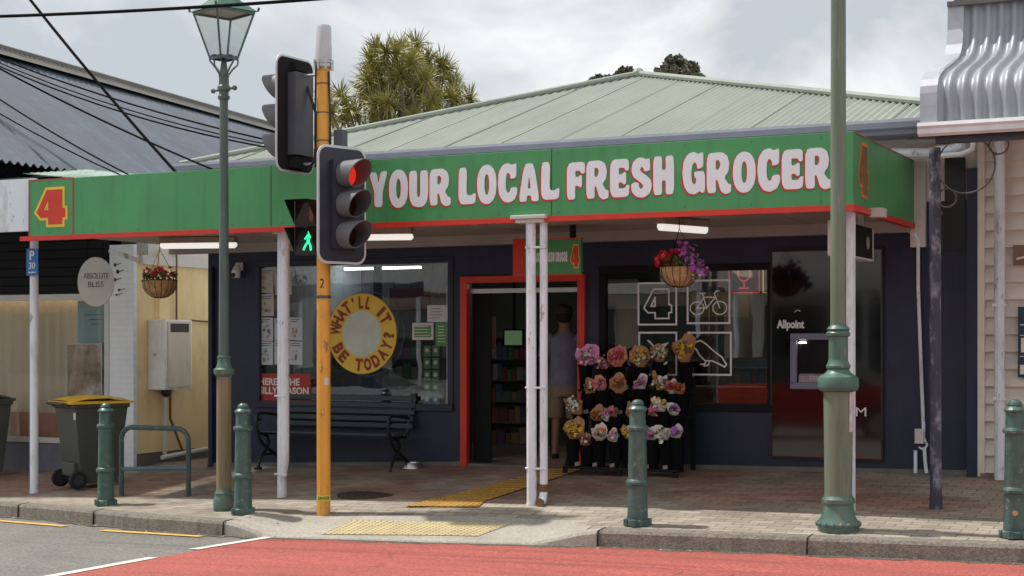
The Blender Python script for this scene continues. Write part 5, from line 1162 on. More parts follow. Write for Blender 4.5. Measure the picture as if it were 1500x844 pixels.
m = MB(); m.box(a2.x + .09, a2.x + .16, YW - .05, YW - .037, b2.z - .105, b2.z - .09); build('light', m, M['lit'], t)
m = MB(); p0 = P(1138, 482, YW - .031); p1 = P(1178, 467, YW - .031); put_text(m, 'Allpoint', (p0.x, YW - .031, p0.z - .02), XA, ZA, p1.x - p0.x, p1.z - p0.z + .01, .04, .003)
q = P(1168, 456, YW - .031); m.bar((q.x - .03, YW - .033, q.z - .01), (q.x, YW - .033, q.z + .015), .006, .003, up=(0, 1, 0)); m.bar((q.x, YW - .033, q.z + .015), (q.x + .035, YW - .033, q.z + .0), .006, .003, up=(0, 1, 0)); build('logo', m, M['lilac'], t); m = MB()
p0 = P(1222, 609, YW - .031); p1 = P(1269, 597, YW - .031); put_text(m, 'ATM', (p0.x, YW - .031, p0.z), XA, ZA, p1.x - p0.x, p1.z - p0.z, .0, .003); build('lettering', m, M['lilac'], t)
# ---------------- window decals and posters
Yp = YW + .03
def paper(px0, py0, px1, py1, lab, seed, cols=None, nm='poster', grp=None, base=None, Y=Yp):
    random.seed(seed); a = P(px0, py1, Y); b = P(px1, py0, Y); tl = random.uniform(-.01, .01)
    m = MB(); m.add([(a.x, Y, a.z), (b.x, Y, a.z + tl), (b.x, Y, b.z + tl), (a.x, Y, b.z), (a.x, Y + .002, a.z), (b.x, Y + .002, a.z + tl), (b.x, Y + .002, b.z + tl), (a.x, Y + .002, b.z)], [(0, 1, 2, 3), (4, 5, 6, 7), (0, 1, 5, 4), (2, 3, 7, 6)])
    W = b.x - a.x; Hh = b.z - a.z
    if cols is None:
        for k in range(9):
            m.mi = 1 + random.randrange(4); cx = a.x + W * random.uniform(.2, .8); cz = a.z + Hh * random.uniform(.15, .65); r1 = W * random.uniform(.05, .14); n = random.randrange(5, 8); ph = random.random()
            m.prism([(r1 * random.uniform(.6, 1.2) * math.cos(ph + 2 * PI * j / n), r1 * random.uniform(.6, 1.2) * math.sin(ph + 2 * PI * j / n)) for j in range(n)], (cx, Y - .0008 * (k + 1), cz), XA, ZA, (0, -.0004, 0))
        m.mi = 2
        for k in range(2): m.box(a.x + W * .1, a.x + W * random.uniform(.6, .9), Y - .001, Y, b.z - Hh * (.12 + .09 * k), b.z - Hh * (.08 + .09 * k))
    return solo(nm, m, [base or M['paper'], mat('crayon_pink', (.5, .3, .25), .7), mat('crayon_blue', (.12, .18, .32), .7), mat('crayon_green', (.2, .3, .2), .7), mat('crayon_orange', (.6, .42, .2), .7)], lab, nm, (a.x, Y, a.z), grp)
gp = "children's drawings taped inside the left window"
cs = ['top left', 'second down on the left', 'left in the third row', 'left in the bottom row']
paper(379, 393, 400, 429, 'yellowish crayon drawing, topmost in the left column of window drawings', 1, grp=gp, base=mat('paper_cream', (.55, .5, .42), .6)); paper(379, 431, 401, 464, 'yellowish crayon drawing, second from the top in the left column', 2, grp=gp, base=mat('paper_cream', (.55, .5, .42), .6))
paper(377, 465, 400, 499, 'blue tinted crayon drawing, third from the top in the left column', 3, grp=gp); paper(377, 500, 400, 534, 'blue tinted crayon drawing, lowest in the left column', 4, grp=gp)
paper(402, 466, 422, 499, 'crayon drawing half hidden behind the white awning post, upper one', 5, grp=gp); paper(402, 500, 422, 534, 'crayon drawing half hidden behind the white awning post, lower one', 6, grp=gp)
paper(424, 465, 443, 498, 'crayon drawing right of the white awning post, upper of the two', 7, grp=gp); paper(424, 500, 443, 534, 'crayon drawing right of the white awning post, lower with red shapes', 8, grp=gp)
paper(403, 395, 427, 432, 'crayon drawing behind the top of the awning post', 9, grp=gp, base=mat('paper_cream', (.55, .5, .42), .6))
a = P(379, 592, Yp); b = P(455, 548, Yp); t = thing('seasonal_poster', 'red poster reading HERE\'S THE SILLY SEASON at the foot of the left window', 'poster', (a.x, Yp, a.z))
m = MB(); m.box(a.x, b.x, Yp - .002, Yp, a.z, b.z); build('sheet', m, mat('poster_red', (.42, .03, .025), .5), t)
m = MB(); W = b.x - a.x; Hh = b.z - a.z; put_text(m, "HERE'S THE", (a.x + .01, Yp - .003, a.z + Hh * .62), XA, ZA, W * .78, Hh * .24, .03, .002); put_text(m, 'SILLY SEASON', (a.x + .01, Yp - .003, a.z + Hh * .33), XA, ZA, W * .95, Hh * .24, .03, .002); build('lettering', m, M['whitefl'], t)
def leafball(m, c, r, n, s, mi=0):
    m.mi = mi
    for _ in range(n):
        d = Vector((random.gauss(0, 1), random.gauss(0, 1), random.gauss(0, 1))).normalized() * r * random.random() ** .4; u = Vector((random.gauss(0, 1), random.gauss(0, 1), random.gauss(0, 1))).normalized(); v = u.orthogonal().normalized(); p = c + d
        m.add([p - u * s, p + v * s * .5, p + u * s, p - v * s * .5], [(0, 1, 2, 3)])
random.seed(11)
c = P(462, 572, 16.1); m = MB(); leafball(m, c, .14, 160, .035); m.mi = 1
for _ in range(14): m.ball(c + Vector((random.gauss(0, .08), random.gauss(0, .05), random.gauss(0, .07))), .018, 6, 4)
m.mi = 2; m.lathe([(.06, c.z - .3), (.09, c.z - .1)], (c.x, c.y), 12); m.box(c.x - .15, c.x + .15, c.y - .12, c.y + .12, .13, c.z - .30)
solo('pot_plant', m, [M['leaf'], M['yelfl'], M['matte']], 'leafy potted plant with yellow flowers behind the left window', 'pot plant', (c.x, c.y, c.z - .3))
# round sign
c = P(530, 489, Yp - .01); RAD = .475; t = thing('round_sign', "round yellow sign reading WHAT'LL IT BE TODAY? hung in the left window", 'sign', c)
m = MB(); m.prism([(RAD * math.cos(2 * PI * k / 64), RAD * math.sin(2 * PI * k / 64)) for k in range(64)], c, XA, ZA, (0, .01, 0)); build('disc', m, M['yellow'], t)
m = MB(); rin = .27; m.prism([(rin * math.cos(2 * PI * k / 48), rin * math.sin(2 * PI * k / 48)) for k in range(48)], c - YA * .0035, XA, ZA, (0, .003, 0)); build('inner_disc', m, mat('pale_sage', (.62, .68, .60), .5), t)
m = MB()
def arc_text(s, a0, a1, rad, hh, flip=False):
    n = len(s)
    for i, ch in enumerate(s):
        if ch == ' ': continue
        an = R(lerp(a0, a1, i / (n - 1))); d = Vector((math.cos(an), 0, math.sin(an)))
        up = d if not flip else -d; rt = Vector((up.z, 0, -up.x))
        wd = {'I': .045, "'": .025, 'L': .06, '?': .075, 'i': .03, 'T': .10, 'W': .13}.get(ch, .10); hk = hh if ch != "'" else hh * .35
        o = c + d * (rad if not flip else rad + hh) - rt * wd / 2 - YA * .001
        if ch == "'": o = o + up * hh * .65
        mm_ = MB(); put_text(mm_, ch, o, rt, up, wd, hk, .05, .003); build('letter', mm_, mat('dark_red_ink', (.30, .035, .02), .5), t)
arc_text("WHAT'LL IT", 172, 28, .295, .15); arc_text('BE TODAY?', 208, 357, .295, .15, True)
m = MB(); m.tube([c + Vector((.06, .03, 0)) + Vector((.50 * math.cos(2 * PI * k / 48), 0, .50 * math.sin(2 * PI * k / 48))) for k in range(48)], .004, 6, closed=True)
build('outer_ring', m, M['chrome'], t)
m = MB(); m.tube([c + ZA * RAD, Vector((c.x, c.y, 2.45))], .003, 5); build('cord', m, M['wire'], t)
# papers right of the round sign
def card(px0, py0, px1, py1, mt, lab, nm='notice', frame=None, cat='notice'):
    a = P(px0, py1, Yp); b = P(px1, py0, Yp); t = thing(nm, lab, cat, (a.x, Yp, a.z)); m = MB(); m.box(a.x, b.x, Yp - .002, Yp, a.z, b.z); build('sheet', m, frame or mt, t)
    if frame: m = MB(); m.box(a.x + .03, b.x - .03, Yp - .004, Yp - .002, a.z + .03, b.z - .03); build('panel', m, mt, t)
    m = MB(); n = int((b.z - a.z) / .035)
    for k in range(1, n): z = b.z - k * .035 - .01; m.box(a.x + .04, lerp(a.x, b.x, random.uniform(.6, .85)), Yp - .0055, Yp - (.004 if frame else .002), z, z + .007)
    build('fine_print', m, M['whitefl'] if mt != M['paper'] else M['siggrey'], t)
gm = mat('card_green', (.10, .26, .08), .5)
card(626, 447, 656, 472, M['paper'], 'white printed notice at the top right of the left window'); card(604, 473, 635, 498, gm, 'green notice in a white frame in the left window', frame=M['offwhite']); card(638, 473, 658, 507, gm, 'plain green notice beside the framed one in the left window')
a = P(620, 595, Yp + .02); b = P(645, 500, Yp + .02); t = thing('card_rack', 'black wire rack of green gift cards in the left window', 'card rack', (a.x, Yp + .02, a.z))
m = MB(); 
for k in range(6): z = lerp(a.z, b.z, k / 5.3); m.tube([(a.x, Yp + .02, z), (b.x, Yp + .02, z)], .004, 5)
for X in (a.x, (a.x + b.x) / 2, b.x): m.tube([(X, Yp + .025, .13), (X, Yp + .025, b.z)], .004, 5)
build('rack', m, M['black'], t)
for k in range(5):
    for j in range(2):
        X = lerp(a.x, b.x, j * .5) + .012; z = lerp(a.z, b.z, k / 5.3) + .01; m = MB(); m.box(X, X + (b.x - a.x) / 2 - .024, Yp + .008, Yp + .011, z, z + .125); m.mi = 1; m.prism([(.025 * math.cos(i * .785), .025 * math.sin(i * .785)) for i in range(8)], (X + .045, Yp + .007, z + .07), XA, ZA, (0, -.001, 0)); build('card', m, [gm if k else mat('card_blue', (.08, .22, .35), .5), M['whitew']], t)
a = P(655, 594, Yp + .01); b = P(660, 420, Yp + .01); m = MB(); m.box(a.x - .01, b.x - .03, Yp + .008, Yp + .02, a.z, b.z); solo('door_blind', m, M['offwhite'], 'narrow pale strip standing at the right side of the left window', 'blind', (a.x, Yp, a.z))
# outlined squares and drawings on the right window
Yd = YW + .033
def frame_sq(px0, py0, px1, py1, lab, draw):
    a = P(px0, py1, Yd); b = P(px1, py0, Yd); t = thing('window_decal', lab, 'window decal', (a.x, Yd, a.z), 0, 'white outlined squares on the right window'); w_ = .020
    m = MB(); m.box(a.x, b.x, Yd - .002, Yd, b.z - w_, b.z); m.box(a.x, b.x, Yd - .002, Yd, a.z, a.z + w_); m.box(a.x, a.x + w_, Yd - .002, Yd, a.z + w_, b.z - w_); m.box(b.x - w_, b.x, Yd - .002, Yd, a.z + w_, b.z - w_); build('square', m, M['lilac'], t)
    m = MB(); W = b.x - a.x; Hh = b.z - a.z
    cnt = [0]
    def pl(pts, closed=False, wd=.016):
        pts = [Vector((a.x + W * x, 0, a.z + Hh * z)) for x, z in pts]; 
        if closed: pts.append(pts[0])
        for p, q in zip(pts, pts[1:]):
            e = (q - p).normalized() * wd * .4; cnt[0] += 1; y = Yd - .001 - .0001 * cnt[0]; pp = p - e; qq = q + e; m.bar((pp.x, y, pp.z), (qq.x, y, qq.z), wd, .0002, up=(0, 1, 0))
    draw(pl); build('drawing', m, M['lilac'], t)
frame_sq(934, 413, 992, 477, 'white outlined square with a large outlined numeral 4', lambda pl: (pl([(.16 + x * .7, .16 + z * .68) for x, z in GL['4'][1][0]], True), pl([(.16 + x * .7, .16 + z * .68) for x, z in GL['4'][1][1]], True)))
def bike(pl):
    for cx in (.24, .76): pl([(cx + .16 * math.cos(k * PI / 9), .36 + .145 * math.sin(k * PI / 9)) for k in range(18)], True, .012)
    pl([(.24, .36), (.40, .60), (.66, .60), (.46, .36), (.24, .36)], wd=.012); pl([(.46, .36), (.37, .68)], wd=.012); pl([(.31, .69), (.43, .69)], wd=.012); pl([(.76, .36), (.64, .68), (.68, .74), (.74, .74)], wd=.012)
frame_sq(1006, 409, 1070, 475, 'white outlined square with a bicycle drawing', bike)
def birds(pl): pl([(.25, .80), (.34, .72), (.48, .62), (.40, .66), (.3, .78)]); pl([(.5, .62), (.62, .70), (.76, .74), (.66, .66), (.5, .56)]); pl([(.5, .56), (.44, .42), (.52, .3)])
frame_sq(935, 486, 992, 550, 'white outlined square with a sketched plant half hidden by flowers', birds)
def bird(pl): pl([(.12, .66), (.18, .76), (.30, .80), (.42, .72), (.60, .56), (.78, .42), (.88, .26), (.84, .20), (.70, .28), (.55, .34), (.40, .34), (.28, .46), (.20, .60)], True); pl([(.42, .34), (.40, .26), (.30, .26)]); pl([(.5, .34), (.48, .24), (.38, .22)])
frame_sq(1007, 486, 1072, 550, 'white outlined square with a perching bird drawing', bird)
# neon signs inside the right window
Yn = YW + .12
for (x0, y0, x1, y1, mt, lab) in ((1068, 388, 1112, 429, M['neon'], 'dim red neon sign of a wine glass in a frame'), (1118, 386, 1140, 429, M['neony'], 'yellow neon frame at the right edge of the right window')):
    a = P(x0, y1, Yn); b = P(x1, y0, Yn); t = thing('neon_sign', lab, 'neon sign', (a.x, Yn, a.z)); m = MB(); m.tube([(a.x, Yn, a.z), (b.x, Yn, a.z), (b.x, Yn, b.z), (a.x, Yn, b.z)], .008, 6, closed=True); build('border', m, mt, t)
    m = MB(); m.box(a.x, b.x, Yn + .02, Yn + .03, a.z, b.z); m.tube([((a.x + b.x) / 2, Yn + .025, b.z), ((a.x + b.x) / 2, Yn + .025, 2.66)], .004, 5); build('backing', m, mat('smoky_backing', (.03, .025, .025), .4), t)
    if x0 == 1068:
        W = b.x - a.x; Hh = b.z - a.z; m = MB(); m.tube([(a.x + W * x, Yn, a.z + Hh * z) for x, z in ((.3, .85), (.3, .62), (.38, .46), (.5, .42), (.62, .46), (.7, .62), (.7, .85), (.3, .85))], .008, 6); m.tube([(a.x + W * .5, Yn, a.z + Hh * .42), (a.x + W * .5, Yn, a.z + Hh * .18)], .008, 6); m.tube([(a.x + W * .35, Yn, a.z + Hh * .16), (a.x + W * .65, Yn, a.z + Hh * .16)], .008, 6); build('wine_glass', m, mt, t)
# ---------------- hanging baskets
def basket(px, py, rpx, Y, lab, seed, rich):
    random.seed(seed); c = P(px, py, Y); Z = Y / (C_ + S_ * (px - 750) / F); r = rpx * Z / F; t = thing('hanging_basket', lab, 'hanging basket', c, 0, 'hanging flower baskets under the awning', local=True)
    m = MB(); m.lathe([(r * .12, -r * 1.02), (r * .45, -r * .95), (r * .75, -r * .7), (r * .93, -r * .38), (r * 1.0, 0), (r * .9, 0), (r * .3, -.04)], n=28); build('liner', m, M['coir'], t)
    m = MB(); m.tube([(r * 1.02 * math.cos(k * PI / 14), r * 1.02 * math.sin(k * PI / 14), 0) for k in range(28)], .004, 5, closed=True)
    for k in range(16):
        a = k * PI / 8; m.tube([(rr * r * math.cos(a) * 1.01, rr * r * math.sin(a) * 1.01, z * r) for rr, z in ((1.0, 0), (.96, -.38), (.79, -.71), (.48, -.97), (.1, -1.04))], .0025, 5)
    build('wire_frame', m, M['wire'], t)
    m = MB(); top = 2.70 - c.z
    for k in range(3): a = k * 2 * PI / 3 + .4; m.tube([(r * math.cos(a), r * math.sin(a), 0), (0, 0, top - .12)], .003, 5)
    m.tube([(0, 0, top - .12), (0, 0, top)], .004, 5); build('chain', m, M['wire'], t)
    m = MB(); 
    for _ in range(500 if rich else 260):
        a = random.uniform(0, 2 * PI); q = r * 1.05 * math.sqrt(random.random()); p = Vector((q * math.cos(a), q * math.sin(a), random.uniform(-.02, r * .7) * (1.2 - q / r * .6))); u = Vector((random.gauss(0, 1), random.gauss(0, 1), random.gauss(.4, 1))).normalized(); v = u.orthogonal().normalized(); s = random.uniform(.012, .028)
        m.add([p - u * s, p + v * s * .5, p + u * s, p - v * s * .5], [(0, 1, 2, 3)])
    build('foliage', m, M['leaf'], t)
    def blossoms(mt, n, fx, name, sz):
        m = MB()
        for _ in range(n):
            p = Vector(fx()); nrm = Vector((random.gauss(0, .6), random.gauss(-.6, .5), random.gauss(.3, .6))).normalized(); u = nrm.orthogonal().normalized(); v = nrm.cross(u); s = sz * random.uniform(.7, 1.2)
            for k in range(5):
                a = k * 2 * PI / 5; e = u * math.cos(a) + v * math.sin(a); f = u * math.cos(a + .7) + v * math.sin(a + .7); g_ = u * math.cos(a - .7) + v * math.sin(a - .7)
                m.add([p, p + f * s * .6 + nrm * s * .1, p + e * s + nrm * s * .2, p + g_ * s * .6 + nrm * s * .1], [(0, 1, 2, 3)])
        build(name, m, mt, t)
    if rich:
        blossoms(M['redfl'], 110, lambda: (random.uniform(-1.0, .15) * r, random.uniform(-.9, .7) * r, random.uniform(.05, .85) * r), 'red_blossoms', .028)
        def pf():
            s_ = random.random(); return (r * (lerp(.2, 1.35, s_) + random.gauss(0, .18)), random.uniform(-.8, .5) * r, r * (lerp(1.0, -.45, s_) + random.gauss(0, .2)))
        blossoms(M['purfl'], 170, pf, 'purple_blossoms', .026)
        blossoms(M['whitefl'], 14, lambda: (r * random.uniform(.2, 1.4), random.uniform(-.9, 0) * r, r * random.uniform(-.5, .2)), 'white_blossoms', .015)
        m = MB()
        for _ in range(160):
            s_ = random.random(); p = Vector((r * (lerp(.2, 1.35, s_) + random.gauss(0, .18)), random.uniform(-.7, .5) * r, r * (lerp(.95, -.5, s_) + random.gauss(0, .2)))); u = Vector((random.gauss(0, 1), random.gauss(0, 1), random.gauss(0, 1))).normalized(); v = u.orthogonal().normalized(); s = .016
            m.add([p - u * s, p + v * s * .5, p + u * s, p - v * s * .5], [(0, 1, 2, 3)])
        build('trailing_leaves', m, M['leaf'], t)
    else: blossoms(M['redfl'], 60, lambda: (random.uniform(-.9, .9) * r, random.uniform(-.9, .7) * r, random.uniform(.1, .75) * r), 'red_blossoms', .026)
basket(995, 391, 29, 13.9, 'brown coir basket overflowing with red and purple flowers', 21, True)
basket(234, 411, 25, 14.4, 'smaller coir basket with sparse red flowers at the left end', 22, False)
# ---------------- flower stand
random.seed(5)
FYB = 15.45; c = G(925, 688); t = thing('flower_stand', 'black tiered display stand for flower buckets beside the doorway', 'flower stand', (c.x, FYB, c.z))
x0 = P(832, 0, 15.2).x; x1 = P(1012, 0, 15.4).x
tiers = [(15.10, c.z + .06), (15.22, c.z + .36), (15.36, c.z + .60), (15.50, c.z + .86)]
m = MB()
for k, (Y, z) in enumerate(tiers): m.box(x0 + .02, x1, Y - .08, Y + .10, z - .03, z - .001)
for X in (x0 + .04, (x0 + x1) / 2, x1 - .04): m.box(X - .02, X + .02, 15.56, 15.60, c.z - .02, c.z + 1.0); m.bar((X, 15.05, c.z + .02), (X, 15.55, c.z + .86), .03, .03); m.box(X - .02, X + .02, 15.02, 15.06, c.z - .02, c.z + .04)
build('frame', m, M['matte'], t)
for k, (Y, z) in enumerate(tiers):
    for q in range(6):
        X = lerp(x0 + .08, x1 - .08, (q + random.uniform(.2, .6)) / 6); m = MB(); m.add([(X, Y - .09, z + .0), (X + .05, Y - .09, z + .01), (X + .052, Y - .10, z + .05), (X + .002, Y - .10, z + .04)], [(0, 1, 2, 3)]); build('price_tag', m, mat('tag_card', (.30, .28, .26), .7), t)
W_ = {'k': M['kraft'], 'p': M['pinkw'], 'o': M['peachw'], 'w': M['whitew']}; FL = {'r': M['redfl'], 'p': M['pinkfl'], 'u': M['purfl'], 'w': M['whitefl'], 'y': M['yelfl'], 'o': M['orafl']}
def bouquet(px, py, tier, wr, fl, sz, desc):
    Y, zb = tiers[tier]; X = P(px, 0, Y).x; z = P(px, py, Y).z
    bt = max(zb + .16, z - sz * .55); r = .078
    m = MB(); m.lathe([(.060, zb), (r, bt), (r + .008, bt), (r + .008, bt + .012), (r - .006, bt + .012), (.05, zb + .02)], (X, Y), 16)
    solo('flower_bucket', m, M['bucket'], 'black bucket holding the ' + desc, 'bucket', (X, Y, zb), 'black buckets on the flower stand')
    t = thing('bouquet', desc, 'bouquet', (X, Y, zb + .03), 0, 'wrapped bouquets on the flower stand')
    tilt = Vector((random.uniform(-.35, .35), -.25, 1)).normalized(); u = tilt.orthogonal().normalized(); u = (XA - tilt * tilt.x).normalized(); v = tilt.cross(u)
    o = Vector((X, Y, bt - .05)); Lw = max(.12, z - bt + .05) * random.uniform(.85, 1.1); m = MB(); n = 16; vs_ = []; fs_ = []
    for q, (rr, hh_) in enumerate(((.03, 0), (sz * .24, Lw * .5), (sz * .55, Lw))):
        for j in range(n):
            a = 2 * PI * j / n; k = 1 + .13 * math.sin(a * 3 + px) + random.uniform(-.10, .10)
            peak = 0 if q < 2 else (sz * .45 * max(0, math.sin(a * .5 + (px % 3) * .4)) ** 6 + random.uniform(-.02, .02) + (sz * .22 if v.y * math.sin(a) > 0 else -sz * .08))
            vs_.append(o + (u * math.cos(a) + v * math.sin(a) * .6) * rr * k + tilt * (hh_ + peak))
    for q in range(2): fs_ += [(q * n + j, q * n + (j + 1) % n, (q + 1) * n + (j + 1) % n, (q + 1) * n + j) for j in range(n)]
    m.add(vs_, fs_); build('wrapping', m, W_[wr], t)
    cc = o + tilt * (Lw + sz * .05)
    m = MB(); leafball(m, cc, sz * .42, 34, .020); build('leaves', m, M['leaf'], t)
    m = MB()
    for _ in range(int(10 + sz * 90 * (.4 + random.random()))):
        m.mi = random.randrange(len(fl)); p = cc + Vector((random.gauss(0, sz * .21), random.gauss(-.015, sz * .13), random.gauss(sz * .05, sz * .20))); nrm = Vector((random.gauss(0, .6), -1, random.gauss(.5, .6))).normalized(); uu_ = nrm.orthogonal().normalized(); vv_ = nrm.cross(uu_); s = random.uniform(.010, .032)
        for k in range(6):
            a = k * PI / 3; e = uu_ * math.cos(a) + vv_ * math.sin(a); f = uu_ * math.cos(a + .6) + vv_ * math.sin(a + .6); g_ = uu_ * math.cos(a - .6) + vv_ * math.sin(a - .6); m.add([p, p + f * s * .6, p + e * s + nrm * s * .3, p + g_ * s * .6], [(0, 1, 2, 3)])
    build('flowers', m, [FL[f] for f in fl], t)
rows = [
 (3, 857, 522, 'p', 'pw', .33, 'pink wrapped bouquet at the top left of the stand'), (3, 908, 522, 'o', 'rp', .24, 'peach wrapped bouquet of red roses on the top tier'), (3, 941, 522, 'k', 'wy', .24, 'kraft wrapped bouquet of white and yellow lilies'), (3, 970, 518, 'k', 'w', .22, 'kraft wrapped bouquet with few pale buds, top tier'), (3, 1003, 514, 'k', 'y', .30, 'tallest kraft wrapped bouquet with yellow buds'),
 (2, 884, 565, 'o', 'p', .18, 'small peach wrapped posy in the second tier'), (2, 907, 567, 'k', 'o', .18, 'small kraft wrapped orange posy in the second tier'), (2, 941, 560, 'w', 'up', .20, 'bouquet of purple and pink flowers in the second tier'), (2, 967, 562, 'k', 'w', .22, 'broad kraft wrapped white bouquet in the second tier'), (2, 998, 566, 'k', 'ro', .17, 'dark red and orange bouquet in the second tier'),
 (1, 850, 598, 'k', 'w', .19, 'kraft wrapped white bouquet in the third tier'), (1, 876, 604, 'k', 'o', .15, 'low orange posy in the third tier'), (1, 905, 602, 'k', 'p', .17, 'kraft wrapped pink posy in the third tier'), (1, 955, 600, 'o', 'p', .16, 'peach wrapped pink posy in the third tier'), (1, 971, 596, 'w', 'yw', .19, 'bright yellow and white bouquet in the third tier'), (1, 992, 600, 'w', 'up', .17, 'purple and pink bouquet in the third tier'),
 (0, 839, 632, 'k', 'y', .22, 'big ball of golden yellow flowers at the bottom left'), (0, 876, 636, 'w', 'ow', .20, 'white wrapped bouquet of orange flowers on the bottom tier'), (0, 900, 640, 'w', 'pw', .15, 'small white and pink posy on the bottom tier'), (0, 920, 638, 'k', 'y', .12, 'small yellow posy on the bottom tier'), (0, 953, 638, 'w', 'up', .18, 'purple and pink bunch on the bottom tier'), (0, 975, 635, 'w', 'w', .17, 'white chrysanthemum bunch on the bottom tier'), (0, 993, 636, 'w', 'u', .15, 'violet bunch at the bottom right of the stand')]
rows += [(2, 862, 568, 'k', 'wo', .15, 'small pale orange posy at the left of the second tier'), (2, 984, 570, 'w', 'pr', .14, 'small white wrapped red and pink posy in the second tier'), (1, 890, 612, 'w', 'uw', .13, 'tiny white and violet posy in the third tier'), (1, 926, 606, 'k', 'ry', .16, 'red and yellow posy behind the bollard in the third tier'), (0, 858, 642, 'k', 'wr', .13, 'small red and white posy on the bottom tier'), (3, 884, 532, 'k', 'wp', .17, 'low kraft wrapped pale pink bunch on the top tier')]
for tier, px, py, wr, fl, sz, desc in rows: bouquet(px + random.uniform(-3, 3), py + random.uniform(-4, 3), tier, wr, fl, sz * random.uniform(.70, .98), desc)

# ================================================================== person walking in
pp = P(826, 0, 16.55); pz = .13
t = thing('person', 'person in grey blue t-shirt, khaki shorts and dark cap walking into the shop', 'person', (pp.x, 16.55, pz), R(18), local=True)
def skin_body(name, verts, edges, mats, root=0, parent=t, sub=2):
    me = bpy.data.meshes.new(name); me.from_pydata([v[:3] for v in verts], edges, []); ob = bpy.data.objects.new(name, me); COL.objects.link(ob); ob.parent = parent; OFF[ob.name] = Vector((0, 0, 0))
    md = ob.modifiers.new('skin', 'SKIN'); sl = me.skin_vertices[0].data
    for i, v in enumerate(verts): r = v[3]; sl[i].radius = (r, v[4] if len(v) > 4 else r); sl[i].use_root = (i == root)
    ob.modifiers.new('sub', 'SUBSURF').levels = sub; ob.modifiers['sub'].render_levels = sub
    me.materials.append(mats); md.use_smooth_shade = True; return ob
V = [(0, 0, .96, .14, .10), (0, .01, 1.12, .135, .095), (0, .02, 1.32, .13, .085), (0, .01, 1.44, .06, .055), (0, .0, 1.53, .050), (0, .02, 1.61, .07), (0, .02, 1.68, .088, .10), (0, .01, 1.77, .05),
     (-.09, 0, .90, .085), (-.10, .06, .50, .056), (-.10, .02, .30, .052), (-.10, -.06, .08, .036), (.09, 0, .90, .085), (.10, .10, .50, .056), (.10, .14, .30, .052), (.10, .12, .08, .036),
     (-.17, .0, 1.39, .042), (-.25, .0, 1.18, .043), (-.25, .10, .96, .032), (-.24, .14, .89, .034), (.17, .0, 1.39, .042), (.25, -.03, 1.18, .043), (.26, .04, .94, .032), (.26, .07, .87, .034), (-.10, .03, .04, .04), (.10, .22, .05, .04)]
E_ = [(0, 1), (1, 2), (2, 3), (3, 4), (4, 5), (5, 6), (6, 7), (0, 8), (8, 9), (9, 10), (10, 11), (0, 12), (12, 13), (13, 14), (14, 15), (3, 16), (16, 17), (17, 18), (18, 19), (3, 20), (20, 21), (21, 22), (22, 23), (11, 24), (15, 25)]
body = skin_body('body', V, E_, M['skin'])
def loft(rings, n=20):
    m = MB(); m.smooth = True; k = len(rings)
    for (cx, cy, z, rx, ry) in rings:
        for j in range(n): a = 2 * PI * j / n; m.v.append(Vector((cx + rx * math.cos(a), cy + ry * math.sin(a), z + .004 * math.sin(a * 3))))
    for i in range(k - 1):
        for j in range(n): m.face([i * n + j, i * n + (j + 1) % n, (i + 1) * n + (j + 1) % n, (i + 1) * n + j])
    return m
m = loft([(0, 0, .87, .185, .135), (0, 0, .95, .178, .128), (0, .01, 1.12, .165, .115), (0, .02, 1.30, .188, .122), (0, .015, 1.40, .195, .11), (0, .01, 1.455, .14, .09), (0, .005, 1.49, .075, .065)])
for s_ in (-1, 1): m.tube([(.13 * s_, .01, 1.42), (.195 * s_, .0, 1.395), (.245 * s_, -.005, 1.20)], [.07, .072, .068], 14)
build('t_shirt', m, M['shirt'], t, off=(0, 0, 0))
m = loft([(0, 0, .99, .165, .12), (0, 0, .84, .18, .13), (0, .01, .74, .175, .12)])
m.tube([(-.085, 0, .86), (-.10, .04, .68), (-.108, .06, .50)], [.098, .098, .092], 16); m.tube([(.085, 0, .86), (.10, .06, .68), (.108, .09, .50)], [.098, .098, .092], 16)
build('shorts', m, M['shorts'], t, off=(0, 0, 0))
m = MB(); m.ball((0, -.005, 1.675), .098, 16, 8, (.97, 1.05, .9)); build('hair', m, mat('dark_brown_hair', (.03, .02, .015), .8), t, off=(0, 0, 0)); m = MB(); m.ball((0, .02, 1.74), .112, 16, 8, (.95, 1.08, .72)); m.prism([(-.07, .08), (.07, .08), (.05, .19), (-.05, .19)], (0, 0, 1.735), XA, YA, (0, 0, .012)); build('cap', m, M['cap'], t, off=(0, 0, 0))
for (x, y) in ((-.10, .0), (.10, .18)): m = MB(); m.ball((x, y, .045), .05, 12, 6, (.9, 2.3, .95)); build('shoe', m, M['shoe'], t, off=(0, 0, 0))
for s_, (hx, hy, hz) in ((-1, (-.24, .14, .88)), (1, (.26, .07, .86))):
    m = MB()
    for k in range(5): x_ = hx + (k - 2) * .011 * (1 if k < 4 else 1.6); L_ = (.07, .08, .078, .065, .045)[k]; m.tube([(hx + (k - 2) * .008, hy + .01, hz - .0), (x_, hy + .02, hz - L_ * .55), (x_, hy + .035, hz - L_)], [.010, .009, .007], 6)
    build('fingers', m, M['skin'], t, off=(0, 0, 0))

